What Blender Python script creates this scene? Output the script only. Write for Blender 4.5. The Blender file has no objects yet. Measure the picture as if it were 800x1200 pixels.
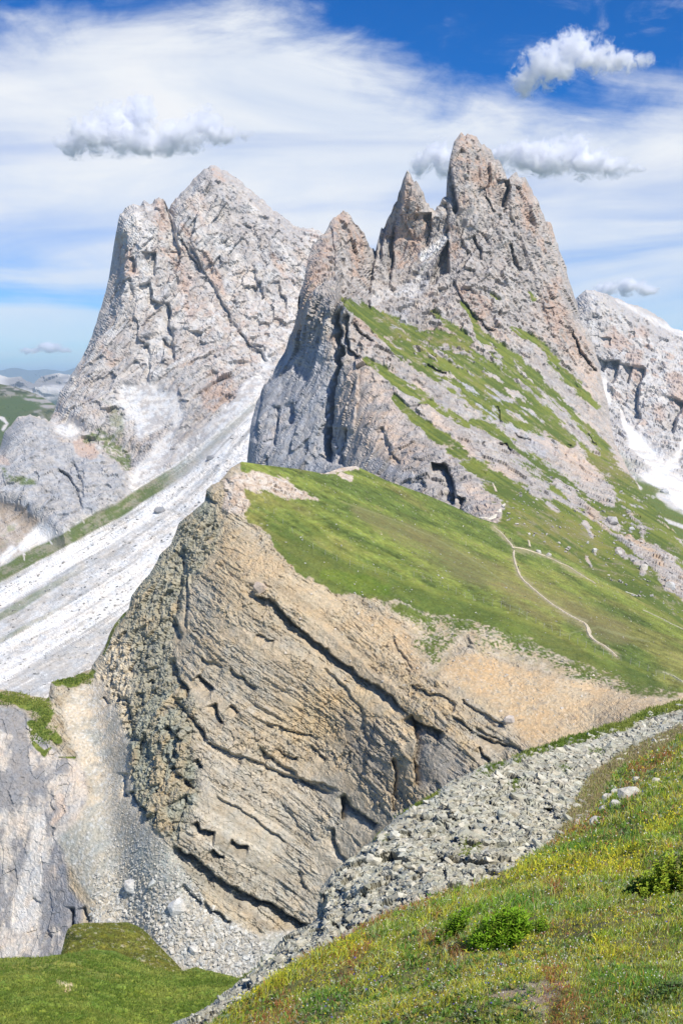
import bpy, bmesh, math, random
import numpy as np
from mathutils import Vector, Matrix

random.seed(7)
rng = np.random.default_rng(11)
SC = bpy.context.scene
COL = SC.collection
F32 = np.float32

# ------------------------------------------------------------------ camera
FPX = 1167.0                    # focal length in photo pixels (photo 800 x 1200)
PITCH = math.atan(157.0 / FPX)  # looking down 7.7 degrees
cam_d = bpy.data.cameras.new("camera")
cam = bpy.data.objects.new("camera", cam_d)
COL.objects.link(cam)
cam_d.sensor_fit = 'VERTICAL'
cam_d.sensor_height = 36.0
cam_d.lens = 36.0 * FPX / 1200.0
cam_d.clip_start = 0.3
cam_d.clip_end = 200000.0
cam.location = (0, 0, 0)
cam.rotation_euler = (math.pi / 2 - PITCH, 0, 0)
SC.camera = cam
CP, SP = math.cos(PITCH), math.sin(PITCH)

def at(px, py, D):
    """point seen at a photo pixel, D metres ahead (along +Y)"""
    px = np.asarray(px, dtype=np.float64); py = np.asarray(py, dtype=np.float64)
    a = (px - 400.0) / FPX; b = (600.0 - py) / FPX
    y = CP + b * SP; z = b * CP - SP
    D = np.asarray(D, dtype=np.float64)
    return np.stack([a / y * D, D + 0 * a, z / y * D], -1)

# ------------------------------------------------------------------ render / light
SC.view_settings.view_transform = 'Standard'
SC.view_settings.look = 'None'
SC.view_settings.exposure = 0.08
SC.view_settings.gamma = 1.0
SC.render.engine = 'CYCLES'
SC.cycles.max_bounces = 28
SC.cycles.diffuse_bounces = 1
SC.cycles.volume_bounces = 28
SC.cycles.transparent_max_bounces = 8
SC.cycles.use_denoising = True
SC.cycles.volume_step_rate = 1.0

SUN_EL, SUN_AZ = math.radians(51), math.radians(140)   # azimuth from view direction (+Y), clockwise (to the right)
sun_dir = Vector((math.sin(SUN_AZ) * math.cos(SUN_EL), math.cos(SUN_AZ) * math.cos(SUN_EL), math.sin(SUN_EL)))
sd = bpy.data.lights.new("sun", 'SUN'); sd.energy = 5.0; sd.angle = math.radians(0.5); sd.color = (1.0, 0.955, 0.88)
sun = bpy.data.objects.new("sun", sd); COL.objects.link(sun)
sun.rotation_euler = (-sun_dir).to_track_quat('-Z', 'Y').to_euler()

# ------------------------------------------------------------------ node helpers
class NT:
    def __init__(s, tree): s.t = tree; s.n = tree.nodes; s.l = tree.links
    def new(s, typ, **kw):
        n = s.n.new(typ)
        for k, v in kw.items(): setattr(n, k, v)
        return n
    def put(s, sock, v):
        if hasattr(v, 'is_output') or isinstance(v, bpy.types.NodeSocket): s.l.new(v, sock)
        else: sock.default_value = v
    def math(s, op, a, b=None, c=None, clamp=False):
        n = s.new('ShaderNodeMath', operation=op, use_clamp=clamp)
        s.put(n.inputs[0], a)
        if b is not None: s.put(n.inputs[1], b)
        if c is not None: s.put(n.inputs[2], c)
        return n.outputs[0]
    def noise(s, vec, scale, detail=4, rough=0.5, dist=0.0, lac=2.0):
        n = s.new('ShaderNodeTexNoise'); s.l.new(vec, n.inputs['Vector'])
        n.inputs['Scale'].default_value = scale; n.inputs['Detail'].default_value = detail
        n.inputs['Roughness'].default_value = rough; n.inputs['Distortion'].default_value = dist
        n.inputs['Lacunarity'].default_value = lac
        return n.outputs[0]
    def mapr(s, v, a, b, c=0.0, d=1.0, smooth=False):
        n = s.new('ShaderNodeMapRange'); n.interpolation_type = 'SMOOTHSTEP' if smooth else 'LINEAR'
        s.put(n.inputs[0], v)
        for i, q in enumerate((a, b, c, d)): s.put(n.inputs[1 + i], q)
        return n.outputs[0]
    def mix(s, f, a, b, mode='MIX'):
        n = s.new('ShaderNodeMix', data_type='RGBA', blend_type=mode)
        s.put(n.inputs[0], f); s.put(n.inputs[6], a); s.put(n.inputs[7], b)
        return n.outputs[2]
    def comb(s, x, y, z):
        n = s.new('ShaderNodeCombineXYZ'); s.put(n.inputs[0], x); s.put(n.inputs[1], y); s.put(n.inputs[2], z)
        return n.outputs[0]

# ------------------------------------------------------------------ sky (world)
SKY_STRENGTH = 0.08
W = bpy.data.worlds.new("World"); SC.world = W; W.use_nodes = True
w = NT(W.node_tree); w.n.clear()
sky = w.new('ShaderNodeTexSky', sky_type='NISHITA'); sky.sun_disc = False
sky.sun_elevation = SUN_EL; sky.sun_rotation = SUN_AZ
sky.altitude = 2400; sky.air_density = 1.0; sky.dust_density = 0.3; sky.ozone_density = 2.0
bg = w.new('ShaderNodeBackground'); bg.inputs[1].default_value = SKY_STRENGTH
wo = w.new('ShaderNodeOutputWorld'); w.l.new(bg.outputs[0], wo.inputs[0])
hs = w.new('ShaderNodeHueSaturation'); hs.inputs['Saturation'].default_value = 2.0; hs.inputs['Value'].default_value = 1.25
w.l.new(sky.outputs[0], hs.inputs['Color'])
tc = w.new('ShaderNodeTexCoord'); sp = w.new('ShaderNodeSeparateXYZ'); w.l.new(tc.outputs['Generated'], sp.inputs[0])
X, Y, Z = sp.outputs
AZ = w.math('ARCTAN2', X, Y)      # 0 straight ahead, + to the right
EL = w.math('ARCSINE', Z)
# edge of the high cloud deck: elevation (rad) against azimuth
fc = w.new('ShaderNodeFloatCurve')
w.l.new(w.mapr(AZ, -0.6, 0.6), fc.inputs['Value'])
def elv(py): return math.atan((600 - py) / FPX) - PITCH
def azv(px): return math.atan((px - 400) / FPX)
pts = [(-300, 110), (-100, 90), (0, 62), (90, 22), (200, 8), (300, -10), (370, 20), (430, 52), (500, 84), (560, 104), (640, 118), (800, 136), (1000, 150), (1200, 120)]
cv = fc.mapping.curves[0]
for i, (px, py) in enumerate(pts):
    u = (azv(px) + 0.6) / 1.2; v = elv(py)
    if i < 2: cv.points[i].location = (u, v)
    else: cv.points.new(u, v)
fc.mapping.update()
EDGE = fc.outputs[0]
v1 = w.comb(w.math('MULTIPLY', AZ, 3.0), w.math('MULTIPLY', EL, 8.0), 0.3)
v2 = w.comb(w.math('ADD', w.math('MULTIPLY', AZ, 2.2), w.math('MULTIPLY', EL, 1.4)), w.math('SUBTRACT', w.math('MULTIPLY', EL, 15.0), w.math('MULTIPLY', AZ, 1.2)), 1.7)
v3 = w.comb(w.math('ADD', w.math('MULTIPLY', AZ, 9.0), w.math('MULTIPLY', EL, 9.0)), w.math('SUBTRACT', w.math('MULTIPLY', EL, 16.0), w.math('MULTIPLY', AZ, 5.0)), 4.7)
n1 = w.noise(v1, 1.4, 8, 0.58, 0.6)
n2 = w.noise(v2, 1.1, 6, 0.5, 0.5)
n3 = w.noise(v3, 1.3, 7, 0.62, 0.9)
dd = w.math('SUBTRACT', EDGE, EL)
dd = w.math('ADD', dd, w.math('MULTIPLY', w.math('SUBTRACT', n1, 0.5), 0.16))
dd = w.math('ADD', dd, w.math('MULTIPLY', w.math('SUBTRACT', n3, 0.5), 0.05))
cover = w.mapr(dd, -0.02, 0.045, smooth=True)
high = w.mapr(n3, 0.50, 0.80, 0, 0.38, smooth=True)                 # loose wisps above the deck
cover = w.math('MAXIMUM', cover, w.math('MULTIPLY', high, w.mapr(n1, 0.42, 0.6, 0, 1, smooth=True)))
thick = w.mapr(n2, 0.30, 0.58, 0.66, 1.0, smooth=True)
low = w.mapr(EL, elv(200), elv(330), 1.0, 0.0, smooth=True)          # deck thins into streaks near the horizon
low = w.mapr(EL, elv(330), elv(200), 0.0, 1.0, smooth=True)
streak = w.mapr(n2, 0.38, 0.60, 0.28, 0.92, smooth=True)
tmix = w.math('ADD', w.math('MULTIPLY', thick, low), w.math('MULTIPLY', streak, w.math('SUBTRACT', 1.0, low)))
tmix = w.math('MULTIPLY', tmix, w.mapr(n1, 0.3, 0.6, 0.82, 1.0))
dens = w.math('MULTIPLY', w.math('MULTIPLY', cover, tmix), w.mapr(EL, 0.0, 0.12, 0.65, 1.0, smooth=True))
hor = w.mapr(EL, 0.0, 0.09, 0.40, 0.0, smooth=True)
ccol = w.mix(w.mapr(n1, 0.3, 0.7), (9.6, 10.4, 11.4, 1), (11.0, 11.2, 11.5, 1))
skyb = w.mix(1.0, hs.outputs[0], (0.45, 0.98, 1.30, 1), 'MULTIPLY')
skyc = w.mix(hor, skyb, (3.9, 7.2, 11.0, 1))
w.l.new(w.mix(dens, skyc, ccol), bg.inputs[0])

# ------------------------------------------------------------------ numpy noise
TAB = rng.random((64, 64, 64), dtype=np.float32)
TAB3 = rng.random((64, 64, 64, 3), dtype=np.float32)
TABH = rng.random((64, 64, 64, 4), dtype=np.float32) * 2 - 1
def vnoise(q, seed=0):
    q = q.astype(F32) + F32(seed * 7.31)
    i = np.floor(q); f = q - i; i = i.astype(np.int32)
    f = f * f * f * (f * (f * 6 - 15) + 10)
    x0, y0, z0 = i[..., 0] & 63, i[..., 1] & 63, i[..., 2] & 63
    x1, y1, z1 = (x0 + 1) & 63, (y0 + 1) & 63, (z0 + 1) & 63
    fx, fy, fz = f[..., 0], f[..., 1], f[..., 2]
    a = TAB[x0, y0, z0] * (1 - fx) + TAB[x1, y0, z0] * fx
    b = TAB[x0, y1, z0] * (1 - fx) + TAB[x1, y1, z0] * fx
    c = TAB[x0, y0, z1] * (1 - fx) + TAB[x1, y0, z1] * fx
    d = TAB[x0, y1, z1] * (1 - fx) + TAB[x1, y1, z1] * fx
    return (a * (1 - fy) + b * fy) * (1 - fz) + (c * (1 - fy) + d * fy) * fz * 1.0
ROT = np.array([[0.00, 0.80, 0.60], [-0.80, 0.36, -0.48], [-0.60, -0.48, 0.64]])
def fbm(q, oct=4, seed=0, gain=0.5):
    s = 0; a = 1.0; t = 0
    q = np.asarray(q, dtype=np.float64)
    for o in range(oct):
        s = s + a * (vnoise(q, seed + o) * 2 - 1); t += a; a *= gain; q = (q @ ROT) * 2.03
    return s / t * 1.6          # about -1..1
def ridged(q, oct=4, seed=0, gain=0.5):
    s = 0; a = 1.0; t = 0
    for o in range(oct):
        s = s + a * (1 - np.abs(vnoise(q, seed + o) * 2 - 1) * 2).clip(-1, 1); t += a; a *= gain; q = (q @ ROT) * 2.03
    return s / t
def facet(q, seed=0, tilt=0.6):
    """blocky cells: each cell its own offset and tilt. returns offset(-1..1), edge distance"""
    q = np.asarray(q).astype(F32) + F32(seed * 3.77)
    sh = q.shape[:-1]; q = q.reshape(-1, 3)
    i0 = np.floor(q).astype(np.int32)
    best = np.full(len(q), 9e9, F32); sec = best.copy(); val = np.zeros(len(q), F32); hid = val.copy()
    for dx in (-1, 0, 1):
        for dy in (-1, 0, 1):
            for dz in (-1, 0, 1):
                c = i0 + np.array((dx, dy, dz), np.int32)
                m = c & 63
                cp = TAB3[m[:, 0], m[:, 1], m[:, 2]] + c
                r = q - cp
                d = (r * r).sum(1)
                lt = d < best
                sec = np.where(lt, best, np.minimum(sec, d))
                if lt.any():
                    h = TABH[m[lt, 0], m[lt, 1], m[lt, 2]]
                    val[lt] = h[:, 3] + tilt * (h[:, :3] * r[lt]).sum(1) * 2
                    hid[lt] = h[:, 3]
                    best[lt] = d[lt]
    return val.reshape(sh), (np.sqrt(sec) - np.sqrt(best)).reshape(sh), hid.reshape(sh)

def sstep(x, a, b):
    t = np.clip((x - a) / (b - a), 0, 1); return t * t * (3 - 2 * t)

def polydist(px, py, line):
    """distance and signed side (positive = left-below for a line running right/down) and parameter 0..1"""
    line = np.asarray(line, dtype=np.float64)
    best = np.full(px.shape, 1e9); side = np.zeros(px.shape); par = np.zeros(px.shape)
    seg = line[1:] - line[:-1]; L = np.hypot(seg[:, 0], seg[:, 1]); tot = L.sum(); acc = 0
    for k in range(len(seg)):
        ax, ay = line[k, :2]; dx, dy = seg[k, 0], seg[k, 1]
        t = ((px - ax) * dx + (py - ay) * dy) / max(L[k] ** 2, 1e-9)
        tc_ = np.clip(t, 0, 1)
        d = np.hypot(px - ax - tc_ * dx, py - ay - tc_ * dy)
        m = d < best
        cr = dx * (py - ay) - dy * (px - ax)
        best = np.where(m, d, best); side = np.where(m, np.sign(cr), side)
        par = np.where(m, (acc + tc_ * L[k]) / tot, par); acc += L[k]
    return best, side, par
def bandmask(px, py, pts, wob=None, soft=0.35):
    """mask of a stroke with varying half width: pts (x, y, w)"""
    pts = np.asarray(pts, dtype=np.float64)
    out = np.zeros(px.shape)
    mw = pts[:, 2].max() * 2 + 10
    m = (px > pts[:, 0].min() - mw) & (px < pts[:, 0].max() + mw) & (py > pts[:, 1].min() - mw) & (py < pts[:, 1].max() + mw)
    if not m.any(): return out
    x, y = px[m], py[m]
    best = np.full(x.shape, 1e9)
    for k in range(len(pts) - 1):
        ax, ay, aw = pts[k]; bx, by, bw = pts[k + 1]
        dx, dy = bx - ax, by - ay
        t = np.clip(((x - ax) * dx + (y - ay) * dy) / max(dx * dx + dy * dy, 1e-9), 0, 1)
        d = np.hypot(x - ax - t * dx, y - ay - t * dy) / (aw + (bw - aw) * t)
        best = np.minimum(best, d)
    if wob is not None: best = best + wob[m]
    out[m] = 1 - sstep(best, 1 - soft, 1 + soft)
    return out
def polymask(px, py, poly, soft=4.0, wob=None):
    """soft inside mask of a polygon"""
    poly = np.asarray(poly, dtype=np.float64)
    inside = np.zeros(px.shape, bool); n = len(poly); j = n - 1
    for i in range(n):
        xi, yi = poly[i]; xj, yj = poly[j]
        c = ((yi > py) != (yj > py)) & (px < (xj - xi) * (py - yi) / (yj - yi + 1e-12) + xi)
        inside ^= c; j = i
    d, _, _ = polydist(px, py, np.vstack([poly, poly[:1]]))
    d = np.where(inside, d, -d)
    if wob is not None: d = d + wob
    return sstep(d, -soft, soft)
def stepfeat(px, py, line, amp, w_=2.0, L=14.0, side=1, wob=None):
    """depth added on one side of a line, recovering over L px: an undercut or a left-facing wall"""
    line = np.asarray(line, dtype=np.float64); R = L * 4 + 8
    out = np.zeros(px.shape)
    m = (px > line[:, 0].min() - R) & (px < line[:, 0].max() + R) & (py > line[:, 1].min() - R) & (py < line[:, 1].max() + R)
    if not m.any(): return out
    d, s, t = polydist(px[m], py[m], line)
    d = d * s * side
    if wob is not None: d = d + wob[m]
    endf = sstep(t, 0.0, 0.10) * (1 - sstep(t, 0.90, 1.0))
    out[m] = amp * sstep(d, -w_ / 2, w_ / 2) * np.exp(-np.maximum(d, 0) / L) * endf
    return out

def tps(ctrl):
    c = np.asarray(ctrl, dtype=np.float64); n = len(c)
    X_ = c[:, :2] / 100.0; v = np.log(c[:, 2])
    d = np.hypot(X_[:, None, 0] - X_[None, :, 0], X_[:, None, 1] - X_[None, :, 1])
    K = np.where(d > 0, d * d * np.log(d + 1e-12), 0) + np.eye(n) * 0.02
    P = np.hstack([np.ones((n, 1)), X_])
    A = np.vstack([np.hstack([K, P]), np.hstack([P.T, np.zeros((3, 3))])])
    sol = np.linalg.solve(A, np.concatenate([v, np.zeros(3)]))
    def f(px, py):
        out = sol[n] + sol[n + 1] * px / 100 + sol[n + 2] * py / 100
        for k in range(n):
            r2 = (px / 100 - X_[k, 0]) ** 2 + (py / 100 - X_[k, 1]) ** 2
            out = out + sol[k] * 0.5 * r2 * np.log(r2 + 1e-12)
        return np.exp(out)
    return f

# ------------------------------------------------------------------ mesh helpers
def mesh_from(name, co, quads=None, tris=None, col=None, mat=None, smooth=False, loop_total=None):
    me = bpy.data.meshes.new(name)
    co = np.ascontiguousarray(co, dtype=F32).reshape(-1, 3)
    idx = []; tot = []
    if quads is not None and len(quads): idx.append(np.asarray(quads, np.int32).ravel()); tot.append(np.full(len(quads), 4, np.int32))
    if tris is not None and len(tris): idx.append(np.asarray(tris, np.int32).ravel()); tot.append(np.full(len(tris), 3, np.int32))
    idx = np.concatenate(idx); tot = np.concatenate(tot)
    st = np.concatenate([[0], np.cumsum(tot)[:-1]]).astype(np.int32)
    me.vertices.add(len(co)); me.vertices.foreach_set('co', co.ravel())
    me.loops.add(len(idx)); me.loops.foreach_set('vertex_index', idx)
    me.polygons.add(len(tot)); me.polygons.foreach_set('loop_start', st); me.polygons.foreach_set('loop_total', tot)
    me.polygons.foreach_set('use_smooth', np.full(len(tot), smooth, bool))
    me.update(calc_edges=True)
    if col is not None:
        a = me.color_attributes.new('Col', 'FLOAT_COLOR', 'POINT')
        c4 = np.ones((len(co), 4), F32); c4[:, :3] = np.asarray(col).reshape(-1, 3); a.data.foreach_set('color', c4.ravel())
    if mat: me.materials.append(mat)
    return me
def link(name, me, parent=None, kind=None, label=None, cat=None, group=None, loc=None):
    o = bpy.data.objects.new(name, me); COL.objects.link(o)
    if parent: o.parent = parent
    if kind: o['kind'] = kind
    if label: o['label'] = label
    if cat: o['category'] = cat
    if group: o['group'] = group
    if loc is not None: o.location = loc
    return o

def mat_rock(name, scale, bump=0.5, var=0.25, rough=0.95, warm=(1.06, 1.0, 0.92), cool=(0.96, 0.99, 1.02)):
    """vertex colour gives the stone's own colour, nodes add grain and fine relief; scale = metres of the grain"""
    m = bpy.data.materials.new(name); m.use_nodes = True; t = NT(m.node_tree); t.n.clear()
    o = t.new('ShaderNodeOutputMaterial'); b = t.new('ShaderNodeBsdfPrincipled'); t.l.new(b.outputs[0], o.inputs[0])
    a = t.new('ShaderNodeAttribute', attribute_name='Col'); g = t.new('ShaderNodeNewGeometry')
    P = g.outputs['Position']
    f1 = t.noise(P, 1.0 / scale, 7, 0.65, 0.4); f2 = t.noise(P, 0.22 / scale, 4, 0.6)
    k = t.mapr(f1, 0.25, 0.75, 1 - var, 1 + var)
    c = t.mix(1.0, a.outputs['Color'], t.comb(k, k, k), 'MULTIPLY')
    c = t.mix(t.mapr(f2, 0.35, 0.65), t.mix(1.0, c, (*warm, 1), 'MULTIPLY'), t.mix(1.0, c, (*cool, 1), 'MULTIPLY'))
    t.l.new(c, b.inputs['Base Color']); b.inputs['Roughness'].default_value = rough
    b.inputs['Specular IOR Level'].default_value = 0.15
    bp = t.new('ShaderNodeBump'); bp.inputs['Strength'].default_value = bump; bp.inputs['Distance'].default_value = scale * 0.5
    t.l.new(f1, bp.inputs['Height']); t.l.new(bp.outputs[0], b.inputs['Normal'])
    return m
def mat_plain(name, col, rough=0.8, attr=False, var=0.0, scale=1.0, trans=0.0):
    m = bpy.data.materials.new(name); m.use_nodes = True; t = NT(m.node_tree); t.n.clear()
    o = t.new('ShaderNodeOutputMaterial'); b = t.new('ShaderNodeBsdfPrincipled')
    b.inputs['Roughness'].default_value = rough; b.inputs['Specular IOR Level'].default_value = 0.2
    if attr:
        a = t.new('ShaderNodeAttribute', attribute_name='Col'); src = a.outputs['Color']
    else:
        g = t.new('ShaderNodeNewGeometry'); f = t.noise(g.outputs['Position'], 1 / scale, 4, 0.6)
        k = t.mapr(f, 0.3, 0.7, 1 - var, 1 + var); src = t.mix(1.0, (*col, 1), t.comb(k, k, k), 'MULTIPLY')
    t.l.new(src, b.inputs['Base Color'])
    if trans > 0:
        tr = t.new('ShaderNodeBsdfTranslucent'); t.l.new(src, tr.inputs[0]); mx = t.new('ShaderNodeMixShader'); mx.inputs[0].default_value = trans
        t.l.new(b.outputs[0], mx.inputs[1]); t.l.new(tr.outputs[0], mx.inputs[2]); t.l.new(mx.outputs[0], o.inputs[0])
    else: t.l.new(b.outputs[0], o.inputs[0])
    return m

SHEETS = {}
def sheet(name, top, bot, ctrl, x0, x1, step, relief, colour, mat, macro=None, rim=(0, 10), back=(14, 1.3, 20.0), smooth=False, gain=1.0, stepy=None, view_bias=True, jag=0.0):
    """A piece of terrain. top/bot: its outline lines, ctrl: distances at known places, relief(P, px, py) metres
    along the surface normal, macro(px, py) metres of added distance. Behind its crest it carries on down the far side."""
    nx = int(round((x1 - x0) / step)) + 1; xs = np.linspace(x0, x1, nx)
    if jag:      # serrated crest: short sharp teeth between the traced points
        T0 = np.asarray(top, float); tx = np.arange(T0[0, 0], T0[-1, 0], 1.1); ty = np.interp(tx, T0[:, 0], T0[:, 1]); zz = tx * 0
        n1_ = vnoise(np.stack([tx / 5.0, zz, zz + 2], -1), 91); n2_ = vnoise(np.stack([tx / 2.0, zz, zz + 5], -1), 92)
        ty = ty + jag * (np.abs(n1_ * 2 - 1) * 2.4 - 1.0 + (n2_ - 0.5) * 1.2)
        top = np.stack([tx, ty], -1)
    T = np.asarray(top, float); B = np.asarray(bot, float)
    yt = np.interp(xs, T[:, 0], T[:, 1]); yb = np.interp(xs, B[:, 0], B[:, 1]); yb = np.maximum(yb, yt + 4)
    st = stepy or step
    y0 = yt.min() - st; ny = int(np.ceil((yb.max() + st - y0) / st)) + 1
    ys = y0 + np.arange(ny) * st
    GX, GY = np.meshgrid(xs, ys)
    f = tps(ctrl)
    def depth(px, py):
        D = f(px, py)
        if rim[0]:
            d, _, _ = polydist(px, py, T); D = D + rim[0] * np.exp(-d / rim[1])
        return D
    PY = np.clip(GY, yt[None], yb[None]); PX = GX
    # normals of the plain form, from the regular grid
    B0 = at(GX, GY, depth(GX, GY))
    gx = np.gradient(B0, axis=1); gy = np.gradient(B0, axis=0)
    N = np.cross(gy, gx); N /= np.linalg.norm(N, axis=-1, keepdims=True) + 1e-9
    sg = np.sign((N * -B0).sum(-1))[..., None]; N = N * np.where(sg == 0, 1, sg)
    for _ in range(3):
        N[1:-1, 1:-1] = (N[1:-1, 1:-1] * 2 + N[:-2, 1:-1] + N[2:, 1:-1] + N[1:-1, :-2] + N[1:-1, 2:]) / 6
    row = np.clip(np.round((PY - y0) / st).astype(int), 0, ny - 1)
    N = N[row, np.arange(nx)[None].repeat(ny, 0)]
    N /= np.linalg.norm(N, axis=-1, keepdims=True) + 1e-9
    top_c = (GY <= yt[None]); bot_c = (GY >= yb[None])
    quad_ok = ~((top_c[:-1, :-1] & top_c[1:, :-1] & top_c[1:, 1:] & top_c[:-1, 1:]) | (bot_c[:-1, :-1] & bot_c[1:, :-1] & bot_c[1:, 1:] & bot_c[:-1, 1:]))
    use = np.zeros((ny, nx), bool)
    use[:-1, :-1] |= quad_ok; use[1:, :-1] |= quad_ok; use[1:, 1:] |= quad_ok; use[:-1, 1:] |= quad_ok
    use[0] = True
    ids = np.full((ny, nx), -1, np.int64); ids[use] = np.arange(use.sum())
    px, py = PX[use], PY[use]
    D = depth(px, py)
    if macro: D = D + macro(px, py)
    P = at(px, py, D); Nf = N[use]
    i00, i10, i11, i01 = ids[:-1, :-1][quad_ok], ids[1:, :-1][quad_ok], ids[1:, 1:][quad_ok], ids[:-1, 1:][quad_ok]
    quads = [np.stack([i00, i10, i11, i01], -1)]
    nb, slope, blen = back
    nfront = len(P)
    if nb:
        P0 = P[ids[0]]; N0 = Nf[ids[0]]
        t = (np.arange(1, nb + 1) / nb) ** 1.6 * blen
        away = P0 * np.array([1, 1, 0]); away /= np.linalg.norm(away, axis=-1, keepdims=True)
        PB = P0[None] + away[None] * t[:, None, None] - np.array([0, 0, 1.0]) * (t * slope)[:, None, None]
        NB = lerp(np.broadcast_to(N0, PB.shape), np.broadcast_to(away * slope + np.array([0, 0, 1.0]), PB.shape), np.repeat(sstep(t / blen, 0, 0.5)[:, None], nx, 1))
        NB /= np.linalg.norm(NB, axis=-1, keepdims=True)
        bi = np.concatenate([ids[0][None], nfront + np.arange(nb * nx).reshape(nb, nx)])
        quads.append(np.stack([bi[1:, :-1], bi[:-1, :-1], bi[:-1, 1:], bi[1:, 1:]], -1).reshape(-1, 4))
        P = np.concatenate([P, PB.reshape(-1, 3)]); Nf = np.concatenate([Nf, NB.reshape(-1, 3)])
        px = np.concatenate([px, np.tile(xs, nb)]); py = np.concatenate([py, np.tile(yt, nb)])
    r, info = relief(P, px, py)
    dT = polydist(px, py, T)[0]; r = r * gain * (0.45 + 0.55 * sstep(dT, 1, 14))
    V = -P / (np.linalg.norm(P, axis=-1, keepdims=True) + 1e-9)
    dirn = Nf * 0.4 + V * 0.6 if view_bias else Nf
    dirn[nfront:] = Nf[nfront:]
    P2 = P + dirn * r[..., None]
    C_ = colour(P2, Nf, px, py, info)
    me = mesh_from(name, P2, quads=np.concatenate(quads), col=np.clip(C_, 0.005, 0.95), mat=mat, smooth=smooth)
    o = link(name, me, kind='structure')
    SHEETS[name] = dict(P=P2, N=Nf, ids=ids, xs=xs, y0=y0, st=st, ny=ny, yt=yt, yb=yb, obj=o)
    print(name, len(P2), 'verts')
    return o
def surf(name, px, py):
    s = SHEETS[name]; px = np.atleast_1d(np.asarray(px, float)); py = np.atleast_1d(np.asarray(py, float))
    ix = np.clip(np.round((px - s['xs'][0]) / (s['xs'][1] - s['xs'][0])).astype(int), 0, len(s['xs']) - 1)
    y = np.clip(py, s['yt'][ix] + s['st'], s['yb'][ix] - s['st'])
    iy = np.clip(np.round((y - s['y0']) / s['st']).astype(int), 0, s['ny'] - 1)
    k = s['ids'][iy, ix]; k = np.where(k < 0, s['ids'][np.clip(iy + 1, 0, s['ny'] - 1), ix], k)
    return s['P'][k], s['N'][k]

def lerp(a, b, t):
    if np.ndim(a) == 1: a = np.asarray(a)
    if np.ndim(b) == 1: b = np.asarray(b)
    return a * (1 - t[..., None]) + b * t[..., None]
def basis(q, dip=(0, 0), s=(1, 1, 1)):
    """coordinates turned by dip about Y (radians, right side down) and divided by s"""
    c, d = math.cos(dip[0]), math.sin(dip[0])
    x = q[..., 0] * c - q[..., 2] * d; z = q[..., 0] * d + q[..., 2] * c; y = q[..., 1]
    if dip[1]:
        c, d = math.cos(dip[1]), math.sin(dip[1]); y, z = y * c - z * d, y * d + z * c
    return np.stack([x / s[0], y / s[1], z / s[2]], -1)

GREY = np.array([0.45, 0.425, 0.405]); PALE = np.array([0.60, 0.575, 0.54]); PINK = np.array([0.50, 0.375, 0.30]); DKGREY = np.array([0.27, 0.26, 0.255])
SCREE = np.array([0.74, 0.725, 0.695]); GRASS = np.array([0.148, 0.174, 0.036]); GRASSD = np.array([0.077, 0.106, 0.024]); GRASSY = np.array([0.24, 0.215, 0.07])
ORANGE = np.array([0.60, 0.43, 0.24])

def dolomite(P, u, dip, seed, wob):
    """steep, splintered limestone: tall thin cells and ribs; u = metres per photo pixel at that distance"""
    W3 = wob[..., None]
    f1, e1, h1 = facet(basis(P, dip, (u * 17, u * 17, u * 80)) + W3 * 0.35, seed, 0.9)
    f2, e2, h2 = facet(basis(P, (dip[0] * 1.3, dip[1]), (u * 7, u * 7, u * 27)) + W3 * 0.3, seed + 1, 0.9)
    f3, e3, h3 = facet(basis(P, (dip[0] * 0.6, 0.2), (u * 3.0, u * 3.0, u * 7.5)), seed + 2, 1.0)
    r1 = ridged(basis(P, dip, (u * 26, u * 26, u * 150)), 4, seed + 30); r2 = ridged(basis(P, (dip[0] * 1.2, 0), (u * 10, u * 10, u * 75)), 3, seed + 31)
    fine = fbm(P / (u * 2.0), 3, seed + 32)
    lines = sstep(0.10 - e2, 0, 0.10) * sstep(fbm(P / (u * 30), 3, seed + 33), -0.1, 0.4)
    r3 = ridged(basis(P, (dip[0] * 0.8, 0), (u * 4.2, u * 4.2, u * 34)), 2, seed + 35)
    r = u * (5.6 * f1 + 2.4 * f2 + 1.1 * f3 + 10.0 * r1 + 5.0 * r2 + 2.0 * r3 + 0.6 * fine + 9 * wob - 2.4 * lines)
    return r, dict(v1=f1, v2=f2, v3=f3, e1=e1, e2=e2, h1=h1, h2=h2, h3=h3, rg=r1, r2=r2, lines=lines, fine=fine)

# ================================================================== MATERIALS
M_far = mat_rock("far_rock", 5.0, 0.6, 0.20)
M_mid = mat_rock("mid_rock", 2.4, 0.7, 0.22)
M_cliff = mat_rock("cliff_rock", 1.1, 0.8, 0.28)
M_near = mat_rock("near_rock", 0.22, 0.8, 0.30, cool=(0.98, 1.0, 0.95), warm=(1.06, 1.0, 0.90))
M_soil = mat_rock("meadow_soil", 0.08, 0.6, 0.35)
M_turf = mat_rock("turf", 0.9, 0.5, 0.35, warm=(1.15, 1.0, 0.8), cool=(0.9, 1.02, 0.95))

# ================================================================== GROUND far below, to the horizon
gx = np.array([-1, 1, 1, -1]) * 90000.0; gy = np.array([-3000, -3000, 100000, 100000.0])
gme = mesh_from("valley_floor", np.stack([gx, gy, np.full(4, -1500.0)], -1), quads=[[0, 1, 2, 3]], col=np.tile(np.array([0.07, 0.10, 0.04]), (4, 1)), mat=M_far)
link("valley_floor", gme, kind='structure')

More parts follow.
